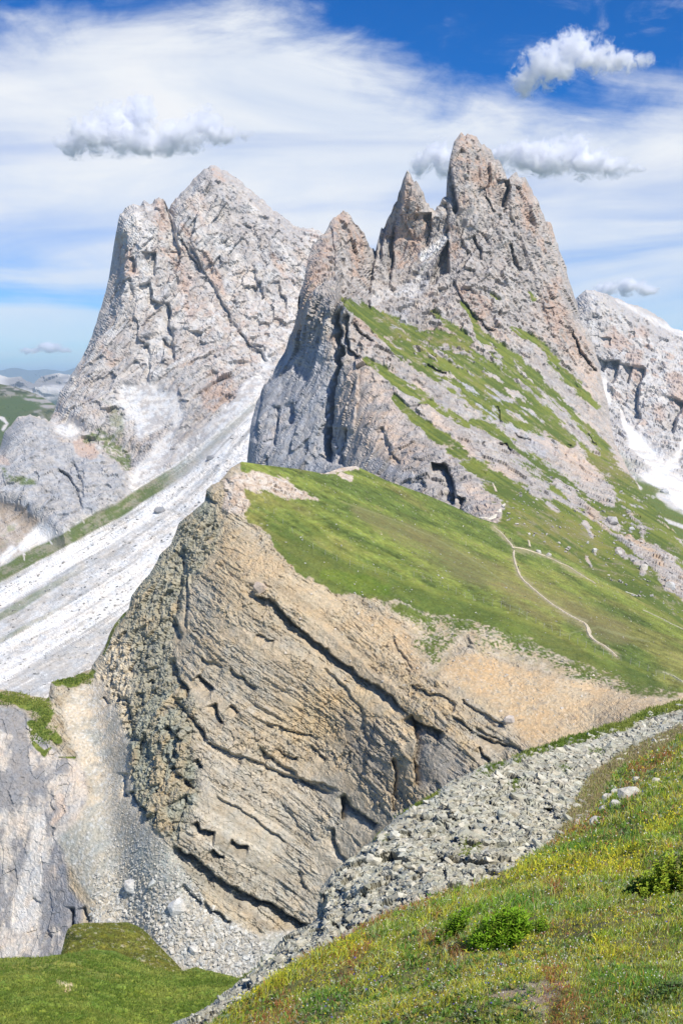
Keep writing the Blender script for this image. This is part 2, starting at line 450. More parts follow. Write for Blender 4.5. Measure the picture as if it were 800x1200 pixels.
# ================================================================== FAR RANGES
def rel_far(sc, amp):
    def f(P, px, py):
        n = ridged(P / sc, 5, 3); v, e, h = facet(P / (sc * 0.35), 5)
        return amp * 0.6 * (n * 0.8 + v * 0.35), dict(n=n, e=e, v=v)
    return f
def col_range(P, N, px, py, I):
    f = fbm(P / 900.0, 4, 9)
    c = lerp(PALE * 0.95, GREY * 0.6, sstep(f * 0.8 - I['n'] * 0.6, -0.3, 0.4))
    fo = sstep(py + f * 12, 462, 474)
    return lerp(c, np.array([0.05, 0.08, 0.04]), fo)
sheet("far_blue_range", [(-80, 436), (0, 434), (18, 431), (35, 434), (55, 433), (75, 436), (90, 431), (110, 436), (180, 440)],
      [(-80, 470), (180, 470)], [(-80, 430, 42000), (180, 430, 42000), (0, 470, 38000), (180, 470, 38000)], -80, 180, 1.5,
      rel_far(2500, 300), lambda P, N, px, py, I: np.ones(px.shape + (3,)) * np.array([0.10, 0.13, 0.12]), M_far, back=(6, 0.7, 3000))
sheet("pale_distant_range", [(-80, 444), (0, 441), (10, 443), (25, 442), (32, 447), (40, 449), (46, 443), (56, 441), (70, 439), (84, 440), (110, 450), (180, 460)],
      [(-80, 500), (180, 500)], [(-80, 440, 16500), (180, 440, 16500), (0, 500, 14500), (180, 500, 14500)], -80, 180, 1.0,
      rel_far(700, 330), col_range, M_far, back=(6, 0.8, 1500))

def col_lefthill(P, N, px, py, I):
    f = fbm(P / 160.0, 5, 2); g = fbm(P / 45.0, 4, 12)
    c = lerp(np.array([0.085, 0.125, 0.05]), np.array([0.13, 0.14, 0.08]), sstep(f, -0.3, 0.6))
    rk = bandmask(px, py, [(15, 455, 2), (30, 462, 4), (45, 468, 5), (60, 476, 6)], f * 0.7) * sstep(g, -0.2, 0.4)
    c = lerp(c, GREY * 0.75, np.clip(rk + sstep(f + g, 0.75, 1.1) * 0.6, 0, 1))
    c = lerp(c, np.array([0.035, 0.06, 0.03]), sstep(f - g * .6, 0.5, 0.7) * 0.7)
    sc = bandmask(px, py, [(-5, 487, 2), (3, 491, 2.5), (9, 497, 1.5), (4, 505, 2)], g * 0.5)
    return lerp(c, PALE, sc)
sheet("green_ridge_far_left", [(-80, 430), (-20, 445), (0, 450), (15, 453), (28, 457), (45, 463), (60, 471), (75, 482), (130, 500)],
      [(-80, 620), (130, 620)], [(-80, 430, 5200), (0, 450, 4800), (130, 500, 4200), (-80, 620, 2600), (130, 620, 2600), (30, 540, 3400)], -80, 130, 1.3,
      rel_far(300, 26), col_lefthill, M_far, back=(8, 0.6, 500))

# ================================================================== LEFT MASSIF with its scree
Ltop = [(-80, 560), (-20, 532), (0, 526), (4, 515), (5, 508), (15, 497), (22, 488), (37, 486), (50, 490), (58, 493), (64, 481), (70, 462), (75, 452), (87, 437), (97, 417), (107, 397), (111, 382), (119, 360),
        (121, 352), (127, 330), (131, 305), (134, 287), (137.5, 265), (139.5, 254), (146, 245), (157, 240), (165, 239), (170, 236), (175, 241), (180, 235), (186, 232), (194, 234), (196, 241), (198, 250), (200, 242), (205, 234),
        (212, 227), (220, 221), (225, 212), (235, 204), (240, 199), (245, 195.5), (251, 195), (257, 197), (270, 205), (282, 214), (295, 222), (307, 234), (320, 246), (327, 252), (337, 258), (342, 264), (352, 267), (362, 267), (372, 270), (380, 274), (392, 300), (440, 330)]
def scree_t(px, py):
    y0 = np.interp(px, [-80, 0, 50, 100, 150, 205, 250, 300, 340, 440], [712, 664, 636, 608, 580, 547, 511, 466, 440, 380])
    y1 = np.interp(px, [-80, 0, 50, 100, 150, 200, 241, 282, 320, 440], [810, 770, 742, 712, 680, 640, 600, 545, 500, 440])
    return (py - y0) / (y1 - y0), y0, y1
BUT = [(-90, 560), (-20, 530), (0, 520), (3, 508), (15, 494), (37, 483), (62, 500), (75, 517), (95, 520), (120, 528), (140, 545), (150, 560), (149, 580), (130, 596), (110, 606), (85, 620), (77, 636), (50, 612), (20, 590), (-10, 585), (-90, 590)]
def L_rel(P, px, py):
    wob = fbm(P / 110.0, 4, 21)
    t, y0, y1 = scree_t(px, py)
    sc = np.clip(sstep(t + wob * 0.05, -0.05, 0.02), 0, 1)
    up = [polymask(px, py, p, 5, wob * 9) for p in ([(138, 475), (150, 455), (175, 450), (205, 462), (212, 480), (190, 510), (160, 525), (148, 500)],
                                                   [(205, 475), (215, 480), (214, 500), (190, 545), (200, 560), (170, 572), (150, 575), (155, 545), (175, 525), (195, 505)],
                                                   [(235, 498), (290, 440), (310, 420), (318, 430), (300, 475), (250, 520), (205, 552), (212, 522)],
                                                   [(62, 493), (80, 500), (90, 494), (95, 502), (88, 515), (70, 508)],
                                                   [(-20, 590), (30, 588), (80, 605), (140, 590), (170, 570), (190, 556), (205, 555), (100, 640), (0, 700), (-90, 740), (-90, 600)])]
    scr = np.clip(sc + sum(up[:4]), 0, 1); apron = up[4] * (1 - polymask(px, py, BUT, 3, wob * 4)) * (1 - sc)
    but = polymask(px, py, BUT, 4, wob * 5)
    r, DI = dolomite(P, 2.2, (0.42, 0), 1, wob)
    rockm = 1 - np.clip(scr + apron * 0.75, 0, 1)
    # scree: shallow runnels down the fan and scattered blocks
    q = np.stack([t * 24, px / 220.0, P[..., 1] * 0], -1)
    run = fbm(q, 4, 41); bl, _, _ = facet(P / 8.0, 7)
    r2 = 1.8 * run + 1.9 * bl * (0.35 + 0.65 * sstep(fbm(P / 60, 3, 51), -0.1, 0.4)) + 1.0 * fbm(P / 9.0, 3, 44)
    return r * rockm * (1 - 0.35 * but) + r2 * (1 - rockm), dict(wob=wob, t=t, scr=scr, sc=sc, apron=apron, but=but, run=run, **DI)
def L_macro(px, py):
    wb = 2.5 * fbm(np.stack([px / 14, py / 14, px * 0], -1), 3, 61)
    S = lambda l, a, w_=2.5, L=12, sd=1: stepfeat(px, py, l, a, w_, L, sd, wb)
    d = S([(220, 282), (232, 300), (243, 320), (255, 345), (268, 368), (282, 392)], 24, 3, 9)          # diagonal crack
    d += S([(199, 240), (205, 262), (215, 285), (228, 305), (240, 322)], 22, 3, 10)
    d += S([(247, 195), (262, 225), (280, 260), (300, 300), (330, 330)], -26, 16, 20)                    # broad rib right of the summit
    d += S([(195, 232), (198, 250), (204, 270), (210, 300)], 40, 3, 12, 1)
    d += S([(183, 295), (182, 310), (181, 325)], 30, 2, 8); d += S([(210, 295), (208, 310), (204, 322)], 34, 2, 9)
    d += S([(158, 300), (160, 312), (158, 322)], 30, 2, 8); d += S([(154, 325), (158, 340), (157, 350)], 25, 2, 7)
    d += S([(175, 330), (180, 350), (192, 358)], 26, 2, 10); d += S([(198, 352), (201, 372), (200, 385), (204, 400), (206, 425)], 36, 2.5, 12)
    d += S([(301, 315), (302, 330), (300, 350)], 18, 2, 7); d += S([(325, 328), (328, 345), (333, 352), (334, 368)], 24, 2.5, 8)
    d += S([(148, 270), (146, 300), (140, 340), (128, 375), (112, 400), (95, 430)], 70, 8, 34)          # west edge falls away
    d += S([(305, 215), (320, 250), (345, 300), (362, 340)], 0, 3, 10)
    d += S([(280, 385), (290, 400), (304, 412), (315, 425)], 30, 3, 14)
    d += S([(176, 402), (177, 430), (174, 450)], 22, 2, 8)
    
    d += S([(70, 545), (85, 560), (95, 590), (99, 598)], 26, 2, 9); d += S([(88, 540), (94, 560), (99, 585)], 22, 2, 8)
    # saddle behind the lower buttress
    d += 120 * polymask(px, py, [(66, 478), (100, 500), (140, 515), (165, 530), (150, 545), (120, 526), (95, 518), (75, 514), (60, 495)], 9) * 0.3
    but = polymask(px, py, BUT, 14)
    d -= 60 * but
    for l, a in (([(182, 590), (186, 597), (192, 600)], 14), ([(244, 535), (250, 540), (256, 538)], 14)): d -= 0
    return d
def lerp1_(a, b, t): return a + (b - a) * t
def L_col(P, N, px, py, I):
    wob, t = I['wob'], I['t']
    f = fbm(P / 260.0, 4, 71); g = fbm(P / 30.0, 4, 72); fine = fbm(P / 9.0, 3, 73)
    c = lerp(GREY, PALE, sstep(f * 0.7 + I['h1'] * 0.35 + g * 0.35, -0.5, 0.7))
    c = lerp(c, DKGREY * 1.15, sstep(I['h2'] * 0.5 + g * 0.6 + fine * 0.4, 0.35, 0.95) * 0.75)
    c = lerp(c, np.array([0.24, 0.225, 0.22]), np.clip(I['lines'], 0, 1) * 0.6)
    vs = fbm(basis(P, (0.42, 0), (14, 14, 110)), 4, 80); c = lerp(c, np.array([0.46, 0.385, 0.33]), sstep(vs + f * 0.4, 0.15, 0.8) * 0.5); c = lerp(c, PALE * 1.08, sstep(-vs + g * 0.5, 0.35, 0.9) * 0.55)
    pk = sum(bandmask(px, py, s, wob * 0.9, 0.6) for s in ([(146, 295, 6), (155, 320, 9)], [(190, 292, 4), (196, 297, 5)], [(205, 300, 5), (222, 350, 12), (222, 372, 8)], [(246, 470, 8), (258, 445, 9), (268, 462, 8)], [(186, 240, 5), (188, 262, 6)],
         [(120, 405, 6), (131, 420, 7)], [(232, 240, 10), (240, 258, 9)], [(285, 320, 9), (295, 330, 6)], [(240, 300, 5), (262, 345, 4)], [(250, 200, 6), (262, 212, 4)], [(320, 300, 6), (345, 330, 5)], [(215, 265, 4), (225, 280, 5)], [(100, 520, 7), (103, 530, 5)], [(5, 535, 8), (12, 545, 4)]))
    pk = np.clip(pk + sstep(I['h2'] + f * 0.9 - g * 0.4, 0.85, 1.3) * 0.7, 0, 1)
    c = lerp(c, PINK * 1.05, pk * sstep(fine + g, -0.9, 0.3) * 0.8)
    # ledges carry pale debris
    led = bandmask(px, py, [(222, 215, 3), (235, 245, 6), (262, 290, 8), (300, 340, 10), (340, 360, 6)], wob, 0.6) + bandmask(px, py, [(270, 210, 3), (300, 250, 6), (330, 290, 8), (356, 330, 8), (340, 390, 9), (315, 420, 10)], wob, 0.6) \
        + bandmask(px, py, [(150, 255, 8), (170, 275, 9), (175, 290, 6)], wob, 0.6) + bandmask(px, py, [(160, 330, 7), (172, 345, 8), (190, 370, 8), (186, 395, 5)], wob, 0.6) + bandmask(px, py, [(176, 400, 2), (174, 450, 2)], wob, 0.5)
    c = lerp(c, PALE * 1.12, np.clip(led, 0, 1) * sstep(g + fine * 0.5, -0.6, 0.4) * 0.8)
    c = c * np.array([0.97, 0.96, 0.95])
    # lower buttress: bluish grey, upright streaks
    st = fbm(basis(P, (0.1, 0), (7, 7, 60)), 4, 74)
    bc = lerp(np.array([0.33, 0.335, 0.345]), np.array([0.47, 0.465, 0.46]), sstep(st + g * 0.4, -0.5, 0.6))
    c = lerp(c, bc, I['but'] * 0.9)
    c = lerp(c, PINK, bandmask(px, py, [(95, 522, 5), (108, 532, 4)], wob) * 0.7 + bandmask(px, py, [(2, 540, 6), (12, 546, 4)], wob) * 0.5)
    # green on the saddle
    gr = bandmask(px, py, [(80, 504, 2), (90, 508, 2.5)], wob) + bandmask(px, py, [(100, 515, 2), (116, 510, 5), (128, 518, 6), (142, 535, 6), (148, 548, 4)], wob * 0.8) + bandmask(px, py, [(118, 470, 4), (132, 478, 9), (138, 505, 5)], wob + 0.25) * 0.55 \
        + bandmask(px, py, [(5, 550, 5), (12, 562, 5), (40, 566, 5)], wob + 0.1)
    c = lerp(c, GRASSD * 1.5, np.clip(gr, 0, 1) * sstep(fine + g * 0.5, -0.7, 0.1) * 0.85)
    # apron of brown talus below the buttress
    lay = fbm(basis(P, (0.55, 0), (120, 120, 9)), 4, 75)
    ap = lerp(np.array([0.36, 0.30, 0.24]), np.array([0.52, 0.47, 0.42]), sstep(lay + g * 0.4, -0.6, 0.7))
    ap = lerp(ap, GRASSD * 2.0, sstep(g + f, 0.35, 0.8) * 0.5)
    wh = bandmask(px, py, [(60, 615, 4), (55, 622, 12), (30, 640, 9)], wob * 0.6) + bandmask(px, py, [(15, 645, 6), (5, 655, 6)], wob)
    ap = lerp(ap, SCREE, np.clip(wh, 0, 1))
    c = lerp(c, ap, I['apron'])
    # scree fan
    u = fbm(np.stack([t * 34, px / 150.0, px * 0], -1), 4, 76); u2 = fbm(np.stack([t * 9, px / 260.0, px * 0 + 3], -1), 3, 77); u3 = fbm(np.stack([t * 90, px / 60.0, px * 0 + 5], -1), 3, 79)
    spk = vnoise(P / 3.0, 78); t = t + 0.012 * wob + 0.010 * fbm(P / 40.0, 3, 81) * 1.2
    u = fbm(np.stack([t * 34, px / 60.0, px * 0], -1), 4, 76) * 0.8 + 0.35 * g
    gry = np.array([0.53, 0.52, 0.50])
    s = lerp(gry * 0.92, SCREE, sstep(u2 + u * 0.7 + u3 * 0.5, -0.15, 0.2))
    tw = t + 0.02 * u
    def bnd(a, b, s_=0.009): return sstep(tw, a - s_, a + s_) * (1 - sstep(tw, b - s_, b + s_))
    s = lerp(s, SCREE * 1.05, bnd(0.24, 0.47) * 0.85 * sstep(u3 + u, -0.9, 0.0))
    s = lerp(s, gry * lerp1_(0.82, 1.12, sstep(fine + g, -0.8, 0.8))[..., None], bnd(0.48, 0.84, 0.03) * 0.85 * sstep(u3 * 0.5 - u, -0.9, 0.0))
    s = lerp(s, SCREE * 1.05, bnd(0.86, 1.00) * 0.8)
    s = lerp(s, gry * 1.1, bnd(1.03, 1.10) * 0.6)
    s = lerp(s, SCREE, bnd(1.12, 1.2) * 0.5)
    s = lerp(s, SCREE * 1.03, sstep(px, 190, 250) * bnd(0.50, 1.2) * sstep(u2 + u, -0.35, 0.15))
    s = lerp(s, DKGREY * 1.5, sstep(spk + u * 0.12, 0.70, 0.82) * 0.6 * (1 - bnd(0.24, 0.47) * 0.6))
    s = lerp(s, np.array([0.33, 0.325, 0.31]), sstep(-u3 - u * 0.7, 0.3, 0.6) * 0.65)
    s = s * 1.07; u4 = fbm(np.stack([t * 150, px / 90.0, px * 0 + 9], -1), 3, 83); s = s * (0.86 + 0.22 * vnoise(P / 5.5, 84) + 0.16 * u4)[..., None]
    gm = bnd(0.00, 0.20, 0.015) * (1 - sstep(px, 175, 235) * 0.8)
    gb = bnd(0.50, 0.60) * (1 - sstep(px, 40, 110)) + bnd(0.80, 0.86) * (1 - sstep(px, 30, 90)) * 0.7
    s = lerp(s, lerp(GRASSD * 1.35, np.array([0.24, 0.23, 0.15]), sstep(u + spk * 1.5 - 0.75 + g * 0.6, -0.3, 0.5)), np.clip(gm * 0.95 + gb * 0.6, 0, 1))
    sh = np.zeros(px.shape)
    for (a, b) in (((26, 640), (29, 656)), ((55, 628), (61, 637)), ((77, 617), (82, 622)), ((94, 605), (99, 612)), ((104, 598), (108, 604)), ((136, 580), (139, 585)), ((148, 572), (150, 577)), ((160, 563), (162, 568)), ((30, 650), (22, 645))):
        sh += bandmask(px, py, [(*a, 0.8), (*b, 0.8)], None, 0.5)
    s = lerp(s, PALE, np.clip(sh, 0, 1))
    up = lerp(SCREE * 0.93, GREY, sstep(fine + g * 0.9 + wob * 0.4, -0.25, 0.6) * 0.85)
    c = lerp(c, up, np.clip(I['scr'] - I['sc'], 0, 1))
    return lerp(c, s, I['sc'])
sheet("left_rock_massif", Ltop, [(-80, 880), (440, 880)],
      [(140, 250, 2750), (250, 200, 2900), (380, 280, 2950), (440, 330, 3000), (120, 400, 2650), (250, 350, 2720), (350, 400, 2650), (70, 480, 2520), (180, 480, 2480), (300, 465, 2350), (0, 530, 2350), (-80, 550, 2350), (40, 560, 2250), (120, 560, 2260),
       (0, 664, 1960), (100, 608, 2100), (205, 548, 2250), (-80, 710, 1850), (0, 770, 1640), (100, 712, 1780), (200, 640, 1950), (282, 545, 2120), (-80, 880, 1350), (100, 880, 1380), (300, 700, 1800), (300, 880, 1450), (440, 600, 2000), (440, 880, 1500)],
      -80, 440, 1.25, L_rel, L_col, M_far, L_macro, rim=(100, 10), back=(16, 1.3, 600), gain=0.46, jag=2.0)

# ================================================================== RIGHT-HAND FAR MASSIF
Rtop = [(600, 420), (640, 380), (665, 362), (675, 350), (680, 344), (686, 340), (700, 341), (707, 344), (717, 347), (732, 355), (750, 359), (762, 365), (780, 377), (787, 385), (800, 388), (820, 396), (880, 420)]
def R_rel(P, px, py):
    wob = fbm(P / 150.0, 4, 121)
    scr = np.clip(bandmask(px, py, [(727, 480, 1), (733, 500, 5), (745, 515, 12), (765, 540, 16), (785, 562, 18), (810, 590, 16)], wob * 0.5) + bandmask(px, py, [(708, 448, 3), (710, 470, 5)], wob * .3) + bandmask(px, py, [(800, 520, 5), (790, 545, 10)], wob * .5)
                  + bandmask(px, py, [(722, 352, 2), (740, 362, 3), (765, 376, 4), (800, 392, 4), (860, 410, 4)], wob * 0.6) * 0.6, 0, 1)
    low = sstep(py + wob * 8 - (px - 730) * 0.55, 536, 560)
    r, DI = dolomite(P, 3.0, (0.2, 0), 101, wob); v3 = DI['v3']
    soft = np.clip(scr + low, 0, 1)
    return r * (1 - soft) + soft * (5 * fbm(P / 50, 4, 105) + 1.5 * v3), dict(wob=wob, scr=scr, low=low, **DI)
def R_macro(px, py):
    wb = 2 * fbm(np.stack([px / 14, py / 14, px * 0], -1), 3, 161)
    S = lambda l, a, w_=2.5, L=12, sd=1: stepfeat(px, py, l, a, w_, L, sd, wb)
    d = S([(725, 422), (722, 440), (716, 452)], 80, 2.5, 14) + S([(742, 430), (738, 442), (734, 452)], 60, 2, 10) + S([(713, 424), (706, 436)], 50, 2, 10)
    d += S([(757, 430), (748, 460), (746, 480), (752, 495)], 70, 3, 18) + S([(800, 470), (793, 490), (788, 512)], 70, 2.5, 14) + S([(743, 390), (742, 398)], 30, 2, 8)
    d += S([(714, 395), (713, 405)], 40, 2, 8)
    return d
def R_col(P, N, px, py, I):
    g = fbm(P / 38.0, 4, 172); f = fbm(P / 240.0, 3, 171)
    c = lerp(GREY * 1.0, PALE, sstep(f * 0.6 + g * 0.5 + I['h1'] * 0.4, -0.5, 0.7))
    c = lerp(c, DKGREY * 1.2, sstep(g + I['h2'] * 0.4, 0.4, 1.0) * 0.7)
    pk = sum(bandmask(px, py, s, I['wob'], 0.6) for s in ([(748, 415, 8), (742, 445, 8)], [(790, 445, 8), (795, 470, 8)], [(718, 398, 7), (725, 400, 6)], [(750, 388, 7), (757, 392, 5)], [(770, 480, 7), (775, 490, 8)]))
    c = lerp(c, PINK * 0.95, np.clip(pk + sstep(I['h2'] + f, 0.9, 1.3), 0, 1) * 0.7)
    c = lerp(c, lerp(PALE, SCREE, sstep(g, -0.6, 0.2)), I['scr'])
    lc = lerp(GRASSD * 1.6, GRASS * 0.95, sstep(g, -0.4, 0.6))
    rk = np.clip(sum(bandmask(px, py, s, I['wob'] * 0.9, 0.5) for s in ([(772, 580, 3), (786, 588, 6), (792, 592, 5)], [(735, 560, 3), (750, 572, 2)], [(760, 602, 2), (800, 618, 3)], [(776, 622, 3), (784, 630, 3)])), 0, 1)
    lc = lerp(lc, PALE, np.clip(rk + sstep(g - f * 0.3, 0.62, 0.85) * 0.7, 0, 1))
    pathm = bandmask(px, py, [(754, 543, 0.6), (787, 568, 0.8)], None) + bandmask(px, py, [(757, 541, 0.5), (780, 555, 0.5)], None)
    lc = lerp(lc, PALE, np.clip(pathm, 0, 1) * 0.8)
    return lerp(c, lc, I['low'] * (1 - I['scr']))
sheet("right_rock_massif", Rtop, [(600, 720), (880, 720)],
      [(600, 400, 3700), (690, 341, 3600), (780, 377, 3900), (880, 420, 3900), (700, 450, 3350), (800, 450, 3350), (740, 520, 3000), (820, 590, 2500), (720, 580, 2300), (790, 640, 1800), (600, 720, 1500), (880, 720, 1300), (760, 700, 1500)],
      600, 880, 1.3, R_rel, R_col, M_far, R_macro, rim=(110, 10), back=(12, 1.2, 600), gain=0.46, jag=1.0)

# ================================================================== CENTRAL SPIRES and their grassy flank
Ftop = [(286, 560), (289, 545), (292, 520), (295, 492), (300, 472), (312, 450), (325, 430), (333, 415), (340, 395), (346, 380), (350, 360), (353, 340), (357, 325), (360, 305), (364, 293), (368, 286), (376, 277), (383, 267), (390, 258), (397, 248), (401, 247), (405, 250),
        (411, 256), (417, 262), (424, 271), (430, 280), (436, 292), (439, 295), (441, 287), (442, 280), (445, 270), (450, 262), (457, 255), (459, 247), (462, 239), (466, 231), (470, 221), (473, 211), (477, 202), (481, 204), (485, 210), (489, 217), (492, 222), (497, 230), (500, 237), (505, 247), (510, 246), (514, 239), (519, 234),
        (522.5, 232), (523, 215), (524, 202), (525.5, 195), (527, 185), (529, 174), (532, 167), (535, 162), (541, 157), (547, 159), (555, 162), (561, 167), (567, 171), (575, 178), (580, 186), (587, 195), (591, 204), (594, 213), (597, 211), (602, 206), (608, 204), (614, 205), (618, 210), (620, 215), (623, 222), (626, 230), (635, 250), (640, 258), (645, 267),
        (652, 290), (656, 299), (660, 310), (667, 330), (672, 345), (676, 355), (677, 370), (685, 387), (694, 405), (701, 425), (707, 457), (712, 475), (716, 500), (721, 522), (728, 540), (740, 556), (752, 577), (760, 590), (746, 612)]
Ftop = Ftop[:-2] + [(765, 592), (776, 606), (788, 622), (800, 640), (815, 664), (880, 745)]
GB = [[(520, 445, 3), (560, 470, 7), (600, 492, 8), (625, 505, 6)], [(640, 498, 8), (680, 530, 9), (715, 560, 10), (745, 592, 12), (775, 625, 12)], [(600, 540, 5), (640, 562, 8), (680, 590, 9), (720, 616, 9)], [(402, 353, 4), (412, 358, 7), (430, 368, 10), (455, 385, 15), (470, 400, 19), (490, 410, 17), (515, 425, 19), (540, 437, 25), (570, 452, 29), (600, 470, 27), (630, 488, 19), (650, 505, 10), (668, 520, 5)],
      [(428, 421, 3), (445, 432, 5), (465, 448, 6), (490, 463, 9), (510, 477, 7), (530, 488, 5), (548, 500, 3)],
      [(462, 466, 3), (475, 480, 5), (495, 497, 6), (515, 512, 6), (540, 532, 8), (565, 556, 13), (595, 578, 16), (620, 600, 20)],
      [(552, 494, 3), (570, 503, 6), (590, 513, 8), (612, 526, 8), (640, 545, 9), (665, 566, 10), (692, 582, 11), (720, 600, 10), (740, 620, 9)],
      [(600, 385, 3), (612, 392, 4), (630, 402, 4), (642, 415, 5), (655, 430, 7), (668, 444, 6), (682, 458, 5), (700, 478, 4)],
      [(600, 422, 3), (625, 440, 5), (650, 468, 6), (672, 490, 7), (690, 508, 7), (705, 525, 8), (718, 550, 9), (738, 570, 9), (755, 592, 10), (775, 620, 12), (800, 655, 14)],
      [(540, 355, 2), (548, 365, 4), (556, 380, 4), (565, 395, 6), (585, 408, 5), (605, 425, 7)], [(560, 395, 4), (590, 425, 8), (630, 455, 6)],
      [(505, 365, 2), (520, 378, 5), (535, 385, 5), (548, 400, 6)], [(575, 345, 1.5), (583, 352, 2)], [(620, 343, 2), (626, 350, 2.5)], [(500, 390, 4), (530, 400, 8), (560, 425, 8)]]
RB = [[(560, 470, 8), (590, 486, 12), (620, 500, 14), (650, 520, 14), (680, 545, 12), (700, 565, 10), (715, 580, 6)],  # grey band of rock crossing the flank
      [(590, 500, 6), (620, 522, 9), (650, 545, 6), (700, 578, 8), (715, 590, 4)],
      [(555, 505, 5), (580, 520, 8), (600, 540, 10), (625, 565, 9), (640, 570, 4)],
      [(650, 565, 4), (672, 585, 6), (690, 600, 7), (712, 615, 4)]]
def F_rel(P, px, py):
    wob = fbm(P / 55.0, 4, 201); w2 = fbm(P / 14.0, 3, 202)
    wv = fbm(basis(P, (0.75, 0), (60, 20, 7)), 4, 203)      # elongated along the ledges
    lower = sstep(py - np.interp(px, [286, 560, 585, 592, 600, 620, 650, 680, 720, 760, 880], [700, 645, 606, 592, 572, 582, 588, 605, 630, 665, 780]) + wob * 7, -3, 5)
    g = sum(bandmask(px, py, b, wob * 0.35 + wv * 0.35 + w2 * 0.2, 0.3) for b in GB)
    g = np.clip(g + lower, 0, 1)
    rb = np.clip(sum(bandmask(px, py, b, 0.15 + wob * 0.5 + wv * 0.5 + w2 * 0.3, 0.35) for b in RB), 0, 1)
    # rock patches breaking the lower slope
    rp = np.clip(sum(bandmask(px, py, b, w2 * 0.6 + wv * 0.5, 0.4) for b in (
        [(690, 600, 5), (695, 606, 6)], [(708, 612, 4), (722, 618, 4)], [(684, 614, 3), (692, 628, 4)], [(736, 630, 3), (745, 642, 4), (758, 652, 3)], [(768, 640, 3), (778, 655, 6), (788, 668, 8), (797, 680, 5)], [(724, 646, 3), (733, 652, 3)],
        [(738, 652, 2), (752, 664, 5), (754, 670, 4)], [(781, 690, 5), (786, 693, 5)], [(666, 575, 4), (672, 590, 3)], [(575, 592, 3), (566, 603, 9), (555, 608, 8)], [(640, 590, 2), (652, 600, 3)], [(686, 652, 1.5), (692, 664, 1.5)], [(694, 646, 2), (697, 650, 2)])), 0, 1)
    cragl = polymask(px, py, [(540, 560), (555, 563), (575, 575), (590, 596), (585, 606), (570, 612), (540, 600)], 3, w2 * 4)
    rock = np.clip(1 - g, 0, 1); rock = np.clip(np.maximum(rock, np.maximum(rb * 0.9 * (1 - bandmask(px, py, GB[3], wob * 0.3)), np.maximum(rp, cragl * sstep(w2 + wob, -0.7, 0)))), 0, 1)
    spk = sstep(w2 + wv * 1.1 - 0.2 * lower, 0.45, 0.75) * (1 - lower * 0.85) * 0.9 * (1 - 0.5 * sstep(py, 440, 520))
    rock = np.clip(np.maximum(rock, spk * sstep(py, 360, 420)), 0, 1)
    dipx = 0.30
    r, DI = dolomite(P, 1.25, (dipx, 0), 11, wob); v2 = DI['v2']
    soft = 1 - rock
    damp = 1 - 0.75 * lower; damp = damp * (1 - 0.5 * sstep(py, 380, 470))
    out = r * (rock * damp) + soft * (1.2 * w2 + 2.5 * wob) + rock * lower * (1.2 * v2 + 1.0)
    return out, dict(wob=wob, w2=w2, wv=wv, rock=rock, lower=lower, **DI)
